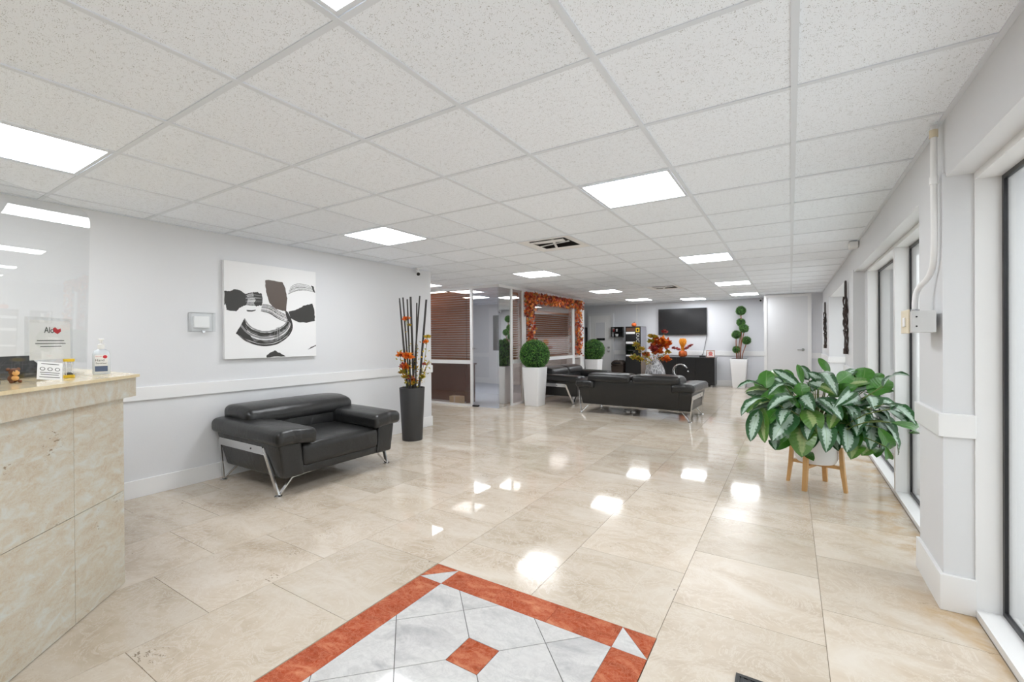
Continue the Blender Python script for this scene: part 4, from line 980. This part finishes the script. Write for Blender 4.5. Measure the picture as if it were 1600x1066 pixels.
(0.071, -0.076, 0.55, 0.127, -0.136, 0.408, 0.1, 'g'),
(-0.048, -0.114, 0.673, -0.111, -0.266, 0.688, 0.1, 'g'),
(0.131, 0.035, 0.722, 0.301, 0.081, 0.655, 0.1, 'g'),
(0.205, 0.072, 0.599, 0.39, 0.137, 0.643, 0.1, 'y'),
(-0.028, -0.135, 0.507, -0.05, -0.243, 0.354, 0.1, 's'),
(-0.058, -0.181, 0.663, -0.105, -0.327, 0.609, 0.1, 'g'),
(-0.078, -0.157, 0.733, -0.147, -0.295, 0.585, 0.1, 's'),
(0.128, 0.022, 0.477, 0.252, 0.043, 0.369, 0.1, 'g'),
(0.153, -0.082, 0.624, 0.251, -0.134, 0.502, 0.1, 'g'),
(0.063, -0.104, 0.63, 0.113, -0.185, 0.487, 0.1, 'g'),
(-0.019, -0.091, 0.649, -0.045, -0.216, 0.508, 0.1, 'g'),
(-0.115, -0.096, 0.525, -0.269, -0.224, 0.599, 0.1, 'g'),
(-0.119, -0.078, 0.68, -0.247, -0.161, 0.544, 0.1, 's'),
(0.151, 0.029, 0.548, 0.304, 0.058, 0.504, 0.1, 'y'),
(0.057, -0.098, 0.471, 0.135, -0.234, 0.358, 0.1, 's'),
(0.154, 0.019, 0.683, 0.258, 0.032, 0.56, 0.1, 'y'),
(0.206, 0.095, 0.541, 0.359, 0.165, 0.437, 0.1, 'y'),
(-0.028, -0.106, 0.655, -0.063, -0.241, 0.573, 0.1, 's'),
(0.123, -0.063, 0.673, 0.272, -0.139, 0.61, 0.1, 'g'),
(0.157, -0.071, 0.681, 0.252, -0.113, 0.543, 0.1, 'y'),
(0.092, 0.006, 0.663, 0.252, 0.016, 0.602, 0.1, 'g'),
(-0.05, -0.092, 0.728, -0.126, -0.234, 0.805, 0.1, 'g'),
(0.221, 0.089, 0.475, 0.352, 0.141, 0.328, 0.1, 'g'),
(0.18, 0.007, 0.714, 0.316, 0.012, 0.573, 0.1, 's')]
PC = Vector((.18, 4.57, 0))
t = thing('aglaonema', 'large silver and green leafy houseplant in a white pot beside the windows', 'plant', PC)
plant_root = t
stems = MB()
for bx, by, bz, tx, ty, tz, wd, kd in LEAVES:
    b = Vector((bx, by, bz)); e = Vector((tx, ty, tz)); d = e-b; L = d.length; y = d.normalized()
    outw = Vector((b.x+e.x, b.y+e.y, 0)); outw = outw.normalized() if outw.length > .01 else Vector((0, -1, 0))
    tocam = (Vector((0, 0, CAMZ))-PC-b); tocam.z *= .6; tocam.normalize()
    n = outw*.55+Vector((0, 0, .75))+tocam*.55
    if kd == 'g': n = tocam*1.0+Vector((0, 0, .25))
    n = n-y*n.dot(y)
    if n.length < .05: n = y.orthogonal()
    n.normalize(); x = y.cross(n)
    roll = random.uniform(-.3, .3); x = x*math.cos(roll)+n*math.sin(roll); n = x.cross(y)
    wmax = max(wd*1.1, .045); c = random.choice((.16, .30, .42)) if y.z < .4 else .16
    M = Matrix(((x.x*wmax, y.x*L, n.x*L, b.x), (x.y*wmax, y.y*L, n.y*L, b.y), (x.z*wmax, y.z*L, n.z*L, b.z), (0, 0, 0, 1)))
    o = put('leaf', LM[(kd, c)], t); o.matrix_local = M
    root = Vector((b.x*.18, b.y*.18, .41)); mid = (root*.45+b*.55)+Vector((0, 0, .06)); stems.tube(spline([tuple(root), tuple(mid), tuple(b)], 5), [.006, .0055, .005, .0045, .004, .0035], 5, cap=False)
stems.build('stems', M_STEMG, t, True, kind='stuff')
tp = thing('plant_pot', 'white round pot held in a light wooden four-legged stand', 'pot', PC)
MB().lathe([(.10, .205), (.135, .212), (.155, .25), (.165, .42), (.155, .42), (.15, .37)], 36, capt=False).build('bowl', M_WHITEP, tp, auto=50)
MB().lathe([(.155, .39), (.0, .40)], 24, capb=False, capt=False).build('soil', M_SOIL, tp)
ts = thing('plant_stand', 'light beech plant stand with four splayed legs under the white pot', 'stand', PC)
for k, (lx, ly) in enumerate([(-.083, -.182), (-.176, .052), (.189, -.073), (.066, .176)]):
    a = math.atan2(ly, lx); R = Matrix.Rotation(a, 4, 'Z')
    b = MB(); pr = [(.20, 0), (.222, .0), (.205, .17), (.192, .36), (.168, .36), (.172, .19)]
    n = 6; vs = [R @ Vector((x, -.017, z)) for x, z in pr]+[R @ Vector((x, .017, z)) for x, z in pr]
    b.add(vs, [tuple(range(6)), tuple(reversed(range(6, 12)))]+[(i, i+6, (i+1) % 6+6, (i+1) % 6) for i in range(6)]); b.build('leg', M_WOOD, ts)
for a, s_ in ((math.atan2(-.182, -.083), 0), (math.atan2(.052, -.176), .0005)):
    MB().box((-.176, -.014, .178-s_), (.176, .014, .2035-s_), M=Matrix.Rotation(a, 4, 'Z')).build('cross_bar', M_WOOD, ts)

# ------------------------------------------------------------------ white planters with clipped box balls
def ballmesh(r, n, ls, seed, name='foliage_ball'):
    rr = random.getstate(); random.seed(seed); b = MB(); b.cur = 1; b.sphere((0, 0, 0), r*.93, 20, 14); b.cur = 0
    for k in range(n):
        d = rv(); c = d*r*random.uniform(.90, .985); tdir = (rv()+d*.75).normalized(); leaf_quad(b, c, tdir, (rv()*.6+d), ls*random.uniform(.7, 1.2), ls*.62)
    if r > .2: b.v = [(x, y, max(z, -.229)) for x, y, z in b.v]
    random.setstate(rr); return b.mesh(name, [M_BOX, M_BOXCORE])
def planter(label, x, y, wb_, wt, h, rz=0):
    t = thing('square_planter', label, 'planter', (x, y, 0), rz, 'tapered white planters')
    b = MB(); r = .012
    b.cushion((0, 0, h/2), (wt/2, wt/2, h/2), r, 2, warp=lambda X, Y, Z: ((X*(wb_/wt+(1-wb_/wt)*Z/h)), (Y*(wb_/wt+(1-wb_/wt)*Z/h)), Z)); b.build('body', M_WHITEP, t, auto=35)
    i = wt/2-.02; MB().box((-i, -i, h-.0005), (i, i, h+.0015)).build('soil', M_SOIL, t); return t
bm = ballmesh(.285, 5200, .026, 11)
planter('tapered white planter holding a box ball, beside the partition post and near sofa', -4.15, 7.46, .285, .36, .735)
t = thing('box_ball', 'round clipped box ball in the white planter by the glass partition', 'topiary', (-4.15, 7.46, .737), 0, 'clipped box balls'); put('foliage_ball', bm, t, (0, 0, .232))
planter('tapered white planter behind the partition sofa, in front of the far white door', -4.37, 11.03, .285, .36, .735)
t = thing('box_ball', 'round clipped box ball in front of the far white door', 'topiary', (-4.37, 11.03, .737), 0, 'clipped box balls'); put('foliage_ball', bm, t, (0, 0, .232), rot=(0, 0, 2))
planter('tall white planter against the far wall right of the black console', -1.10, 12.55, .27, .39, .735)
t = thing('ball_topiary', 'multi-ball topiary tree in the tall white planter at the far wall', 'topiary', (-1.10, 12.55, .737))
balls = [(.045, 1.945, .115, 0), (.04, 1.655, .10, .06), (.115, 1.50, .105, -.04), (-.06, 1.346, .105, -.02), (.165, 1.20, .10, .02), (-.06, .965, .09, .05)]
sm = [ballmesh(r, 900, .022, 20+i) for i, (_, _, r, _) in enumerate(balls)]
for (x, z, r, y), me in zip(balls, sm): put('foliage_ball', me, t, (x, y, z-.737))
for bx_, px in ((0.02, [(0.04, .0, .4), (.06, .02, .75), (.045, 0, 1.1)]), (-.01, [(.0, .01, .35), (.03, .05, .6), (.04, .06, .85)]), (.03, [(.05, -.02, .35), (.10, -.03, .6), (.115, -.04, .68)]), (-.055, [(-.06, 0, .2), (-.065, -.02, .42), (-.06, -.02, .54)]), (.065, [(.09, 0, .16), (.13, .01, .28), (.165, .02, .40)]), (-.04, [(-.05, .03, .1), (-.06, .05, .18)])):
    MB().tube(spline([(bx_, 0, 0)]+px, 10), .011, 7).build('trunk', M_BARK, t, True)

# ------------------------------------------------------------------ garland around the partition window
t = thing('leaf_garland', 'garland of orange and red autumn leaves around the partition window', 'garland', (-4.50, 7.75, .8))
def starleaf(b, c, n, r):
    n = Vector(n).normalized(); u = n.orthogonal().normalized(); a0 = random.uniform(0, 6.28); v = n.cross(u); c = Vector(c); pts = []
    for k in range(10):
        a = a0+k*PI/5; q = r*(1 if k % 2 == 0 else .48); pts.append(c+u*math.cos(a)*q+v*math.sin(a)*q+n*(.25*r if k % 2 else -.1*r))
    b.add(pts, [tuple(range(10))])
def gpart(name, y0, y1, z0, z1, n):
    b = MB()
    for k in range(n):
        c = (random.uniform(.012, .13)*random.choice((.5, 1, 1)), random.uniform(y0, y1), random.uniform(z0, z1)); d = rv(); d.x = abs(d.x)+.4; starleaf(b, c, d, random.uniform(.028, .05))
    b.build(name, M_AUTUMN, t, kind='stuff')
gpart('left_strand', -.10, .22, .92, 1.37, 240); gpart('left_tail', .0, .22, .25, .95, 150); gpart('top_strand', -.08, 2.70, 1.20, 1.405, 700); gpart('right_strand', 2.36, 2.62, .05, 1.25, 290)
MB().tube([(.015, .09, .45), (.015, .09, 1.36), (.015, 2.5, 1.36), (.015, 2.5, .1)], .008, 6).build('twine', M_BROWN, t)

# ------------------------------------------------------------------ coffee table behind the sofa, vase with bouquet, ring
t = thing('coffee_table', 'low black glass coffee table hidden behind the middle sofa', 'table', (-2.05, 8.75, 0))
MB().bbox((-.62, -.35, .40), (.62, .35, .42), .006).build('top', M_BLACKG, t)
for x in (-.55, .55):
    for y in (-.28, .28): MB().bbox((x-.02, y-.02, 0), (x+.02, y+.02, .40), .004).build('leg', M_CHROME, t)
t = thing('silver_vase', 'grey silver vase with a veined egg shape behind the middle sofa', 'vase', (-2.19, 8.65, .42))
k = NT('veined silver glaze'); v = k.co('Object', (1, 1, .35)); vo = k.n('TexVoronoi', _feature='DISTANCE_TO_EDGE', Scale=26.0); k.l(v, vo.inputs['Vector'])
k.col(k.ramp(vo.outputs['Distance'], [(.0, S(214, 214, 216)), (.12, S(168, 168, 170)), (.3, S(128, 128, 131))])); k.b.inputs['Roughness'].default_value = .35; k.b.inputs['Metallic'].default_value = .25; k.bump(vo.outputs['Distance'], .5, .01)
MB().lathe([(.09, 0), (.13, .02), (.175, .09), (.187, .16), (.175, .24), (.14, .33), (.10, .40), (.075, .43), (.06, .43), (.06, .38)], 36, capt=False).build('body', k.m, t, True)
VB = Vector((-2.19, 8.65, .80))
def vb(x, z, d=0): return tuple(VB+RX*x+FX*d+Vector((0, 0, z-.80)))
G = 'autumn stems in the silver vase'
def bigbloom(label, top, blooms, lv, lm): return spray(label, tuple(VB+rv(.02)), top, [(f, o, r*1.15, m) for f, o, r, m in blooms], lv, lm, G)
bigbloom('stem of large orange blooms at the upper right of the bouquet', vb(.14, 1.20), [(1, 0, .10, M_OFLOW), (.9, -.09, .10, M_OFLOW), (.75, .05, .10, M_OFLOW), (.9, .10, .08, M_OFLOW), (.6, -.02, .09, M_OFLOW)], 14, M_AUTUMN)
bigbloom('stem with golden blooms at the top left of the bouquet', vb(-.04, 1.30), [(1, 0, .07, M_YFOL), (.9, .07, .06, M_OFLOW), (.8, -.04, .06, M_YFOL)], 12, M_YFOL)
bigbloom('stem with red blooms in the middle of the bouquet', vb(.0, 1.10), [(.9, -.05, .07, M_RFLOW), (.75, .02, .07, M_RFLOW), (1, .07, .07, M_RFLOW)], 20, M_AUTUMN)
bigbloom('yellow leafy branch reaching to the upper left of the bouquet', vb(-.36, 1.14), [(1, 0, .06, M_YFOL), (.85, .03, .06, M_YFOL)], 40, M_YFOL)
bigbloom('yellow branch drooping low on the left of the bouquet', vb(-.42, .90, -.05), [(1, 0, .07, M_YFOL), (.8, .0, .06, M_YFOL)], 46, M_YFOL)
bigbloom('olive and brown leafy filler on the left of the bouquet', vb(-.22, 1.0), [(.8, 0, .06, M_AUTUMN)], 50, M_YFOL)
bigbloom('orange bloom hanging low on the right of the bouquet', vb(.20, .86, -.05), [(1, -.02, .08, M_OFLOW), (.9, .03, .07, M_OFLOW)], 16, M_AUTUMN)
bigbloom('golden branch on the right side of the bouquet', vb(.24, 1.02, -.02), [(.9, 0, .06, M_YFOL)], 34, M_YFOL)
bigbloom('dark red twig poking up at the top right of the bouquet', vb(.18, 1.38), [(1, 0, .05, M_RFLOW)], 8, M_RFLOW)
t = thing('ring_ornament', 'silver open ring ornament standing behind the middle sofa', 'ornament', (-1.72, 8.60, .42))
ring = [(.125*math.cos(a), 0, .240+.12*math.sin(a)) for a in [math.radians(28+i*(300-28)/28) for i in range(29)]]
MB().tube(ring, [.013+.007*math.sin(PI*i/28) for i in range(29)], 10).build('ring', M_CHROME, t, True); MB().sphere((.13, 0, .235), .016, 10, 8).build('bead', M_CHROME, t, True)
MB().bbox((-.07, -.04, 0), (.07, .04, .02), .004).build('base', M_BLACKG, t); MB().tube([(0, 0, .02), (0, 0, .125)], .008, 8).build('post', M_CHROME, t)

# ------------------------------------------------------------------ far wall furniture
t = thing('console_cabinet', 'long black gloss console cabinet under the wall television', 'cabinet', (-2.35, 12.62, 0))
M_OAKB = mat('black ash', S(24, 24, 25), .3, bump=.1, bscale=90, var=.2)
MB().box((-.70, -.20, .045), (.70, .22, .745)).build('body', M_OAKB, t); MB().bbox((-.715, -.235, .745), (.715, .225, .765), .003).build('top', mat('dark glass top', S(60, 62, 64), .1), t)
for k in range(3):
    d = MB().bbox((-.698+k*.4667, -.222, .05), (-.698+k*.4667+.4627, -.202, .74), .002).build('door', M_OAKB, t); MB().box((-.28+k*.4667, -.226, .40), (-.272+k*.4667, -.222, .52)).build('handle', M_BLACK, d)
for x in (-.62, .62):
    for y in (-.15, .17): MB().lathe([(.02, 0), (.02, .045)], 10, (x, y, 0)).build('foot', M_CHROME, t)
t = thing('television', 'large black flat television mounted on the far wall', 'television', (-2.525, YFAR-.005, 1.36))
MB().bbox((-.63, -.06, 0), (.63, -.025, .72), .006).build('bezel', M_BLACK, t); MB().box((-.618, -.0615, .022), (.618, -.060, .706)).build('screen', mat('switched off screen', S(34, 34, 35), .14), t)
MB().box((-.25, -.025, .18), (.25, .0, .56)).build('bracket', M_BLACK, t)
t = tag(MB().tube(spline([(.52, 0, 1.36), (.50, .0, 1.2), (.46, .01, 1.0), (.43, 0, .86), (.40, -.1, .80)], 14), .006, 6).build('power_cable', M_INK, None, True, loc=(-2.42, YFAR-.03, 0)), 'thin cable hanging from the television to the router', 'cable')
t = thing('router', 'small black router box on the console under the hanging cable', 'router', (-1.96, 12.56, .765))
MB().bbox((-.07, -.05, 0), (.07, .05, .045), .006).build('body', M_BLACK, t); MB().tube([(-.0, .03, .045), (-.0, .035, .075)], .008, 6).build('antenna', M_BLACK, t); MB().box((-.05, -.0505, .015), (.05, -.05, .02)).build('front_light', M_INK, t)
t = thing('picture_frame', 'small framed red print standing on the right end of the console', 'picture frame', (-1.755, 12.50, .766))
fm = MB()
M_FRAMEW = mat('warm wood frame', S(168, 124, 104), .5)
for a, b in (((-.10, 0), (.10, .016)), ((-.10, .17), (.10, .186)), ((-.10, .016), (-.086, .17)), ((.086, .016), (.10, .17))): fm.box((a[0], -.012, a[1]), (b[0], .012, b[1]))
fm.build('frame', M_FRAMEW, t); MB().box((-.086, -.004, .016), (.086, .0, .17)).build('print', M_PAPER, t)
MB().lathe([(.05, 0), (.05, .001)], 20).build('red_motif', mat('soft red print', S(196, 120, 112), .8), t).matrix_local = frame((0, -.0042, .10), (1, 0, 0), (0, 0, 1))
MB().box((-.055, -.0055, .045), (.055, -.004, .06)).build('caption_band', M_RED, t)
# pumpkin jar with plume and berry sprigs
M_COPPER = mat('copper orange glass', S(190, 96, 46), .2, .3)
t = thing('pumpkin_jar', 'copper orange ribbed pumpkin jar on the console', 'jar', (-2.45, 12.56, .766))
b = MB()
for k in range(10): a = k*PI/5; b.sphere((.066*math.cos(a), .066*math.sin(a), .082), .046, 10, 10, (1, 1, 1.75))
b.build('ribs', M_COPPER, t, True); MB().lathe([(.06, 0), (.075, .012), (.05, .02)], 20).build('base', M_BROWN, t, True); MB().lathe([(.05, .13), (.055, .16), (.045, .17)], 20).build('neck', M_COPPER, t, True)
t = thing('straw_plume', 'golden straw plume rising from the pumpkin jar', 'decoration', (-2.45, 12.56, .935))
b = MB()
for k in range(170):
    a = random.uniform(0, 6.28); r0 = random.uniform(0, .04); r1 = r0+random.uniform(.02, .065); h = random.uniform(.24, .33)
    b.tube([(r0*math.cos(a), r0*math.sin(a), -.02), (r0*math.cos(a), r0*math.sin(a), h*.35), (r1*1.05*math.cos(a), r1*1.05*math.sin(a), h*.75), (r1*.75*math.cos(a), r1*.75*math.sin(a), h)], .0045, 4)
b.build('straws', mat('golden straw', S(226, 150, 34), .6), t, kind='stuff')
for nm, sx in (('red berry sprig pointing left from the pumpkin jar', -1), ('red berry sprig pointing right from the pumpkin jar', 1)):
    spray(nm, (-2.45+sx*.02, 12.54, .925), (-2.45+sx*.23, 12.50, 1.08 if sx > 0 else 1.0), [(1, 0, .05, M_RFLOW), (.8, 0, .05, M_RFLOW), (.6, 0, .05, M_RFLOW), (.45, 0, .05, M_RFLOW)], 12, M_RFLOW, 'red berry sprigs')
# drinks machine
t = thing('drinks_machine', 'tall black hot drinks machine with a yellow logo beside the console', 'vending machine', (-3.70, 12.30, 0))
M_MGREY = mat('machine grey side', S(150, 150, 158), .4); M_MBR = mat('machine brown side', S(120, 104, 92), .4)
MB().bbox((-.23, 0, .02), (.20, .52, .74), .006).build('base_cabinet', M_BLACK, t); MB().box((.20, .005, .02), (.205, .52, .74)).build('base_side', M_MBR, t)
MB().bbox((-.23, 0, .74), (.20, .52, 1.60), .006).build('upper_cabinet', M_BLACK, t); MB().box((.20, .005, .75), (.205, .52, 1.59)).build('upper_side', M_MGREY, t)
for z0, z1 in ((1.39, 1.45), (1.12, 1.18), (.77, .81)): MB().box((-.21, -.008, z0), (.04, .0, z1)).build('button_panel', M_WHITE, t)
MB().box((-.20, -.006, 1.47), (.04, .0, 1.56)).build('display', mat('display print', S(96, 70, 56), .3), t)
MB().box((-.2, -.004, .84), (.04, .0, 1.08)).build('dispensing_bay', M_BLACKG, t); MB().box((-.15, -.03, .93), (.0, -.004, .945)).build('cup_shelf', M_INK, t)
lg = MB()
for a, b in (((.065, 1.44), (.165, 1.465)), ((.065, 1.535), (.165, 1.56)), ((.065, 1.465), (.09, 1.535)), ((.14, 1.465), (.165, 1.535))): lg.box((a[0], -.006, a[1]), (b[0], 0, b[1]))
lg.build('logo_frame', M_YEL, t)
MW = mat('white print', S(225, 225, 225), .6); me = text_mesh('DUC', .12, frame((.115, -.0015, 1.29), (0, 0, -1), (1, 0, 0))); me.materials.append(MW); put('lettering', me, t)
for x in (-.2, .17):
    for y in (.04, .48): MB().lathe([(.02, 0), (.02, .02)], 8, (x, y, 0)).build('foot', M_BLACK, t)
t = thing('pumpkin', 'small orange felt pumpkin on top of the drinks machine', 'pumpkin', (-3.72, 12.42, 1.6005))
b = MB()
for k in range(8): a = k*PI/4; b.sphere((.036*math.cos(a), .036*math.sin(a), .05), .036, 10, 8, (1, 1, 1.35))
b.build('body', M_ORANGE, t, True); MB().tube([(0, 0, .09), (.005, 0, .115), (.015, 0, .128)], .010, 7).build('stalk', M_BROWN, t, auto=50)
t = thing('wall_rack', 'black wall rack with cups left of the drinks machine', 'rack', (-4.33, YFAR, 1.32))
MB().box((-.18, -.012, 0), (.18, 0, .29)).box((-.18, -.16, 0), (.18, -.012, .012)).box((-.18, -.16, .14), (.18, -.012, .15)).box((-.18, -.16, .278), (.18, -.012, .29)).box((-.18, -.16, .012), (-.168, -.012, .278)).box((.168, -.16, .012), (.18, -.012, .278)).build('case', M_BLACK, t)
for nm, lb, x, z, m, h in (('paper_cup', 'red and white paper cup at the left of the wall rack', -.115, .15, M_RFLOW, .09), ('paper_cup', 'white paper cup in the middle of the wall rack', -.02, .15, M_WHITE, .08), ('paper_cup', 'squat white bowl on the lower shelf of the wall rack', -.02, .012, M_WHITE, .07)):
    r_ = .03 if h > .075 else .05
    c = thing(nm, lb, 'cup', (-4.33+x, YFAR-.09, 1.32+z+.0005)); MB().lathe([(r_*.75, 0), (r_, h), (r_*.92, h), (r_*.7, .005)], 16, capt=False).build('body', m, c, auto=40)
    MB().lathe([(r_, h-.006), (r_*1.06, h), (r_, h+.002)], 16, capb=False, capt=False).build('rim', M_WHITE, c, True)
t = thing('trash_bin', 'dark brown trash bin with a domed lid under the wall rack', 'bin', (-4.19, 12.50, 0))
MB().box((-.16, -.14, 0), (.16, .14, .49), top=1.1).build('body', M_BROWN, t); MB().cushion((0, 0, .565), (.19, .17, .08), .06, 4, warp=lambda x, y, z: (x*(1-.4*max(0, z-.565)/.1), y, z)).build('lid', M_BROWN, t, True)
MB().box((-.10, -.176, .54), (.10, -.165, .59)).build('flap', M_BLACK, t); MB().sphere((0, -.02, .65), .02, 8, 6).build('knob', M_WHITE, t, True)
t = thing('dark_fridge', 'tall dark refrigerator glimpsed beyond the partition end', 'refrigerator', (-5.62, 12.52, 0))
MB().bbox((-.32, -.3, .02), (.32, .35, 1.62), .012).build('body', M_BLACK, t); MB().bbox((-.31, -.325, .05), (.31, -.303, 1.60), .006).build('door', M_BLACKG, t); MB().tube([(.27, -.345, .8), (.27, -.345, 1.3)], .01, 8).build('handle', M_INK, t)
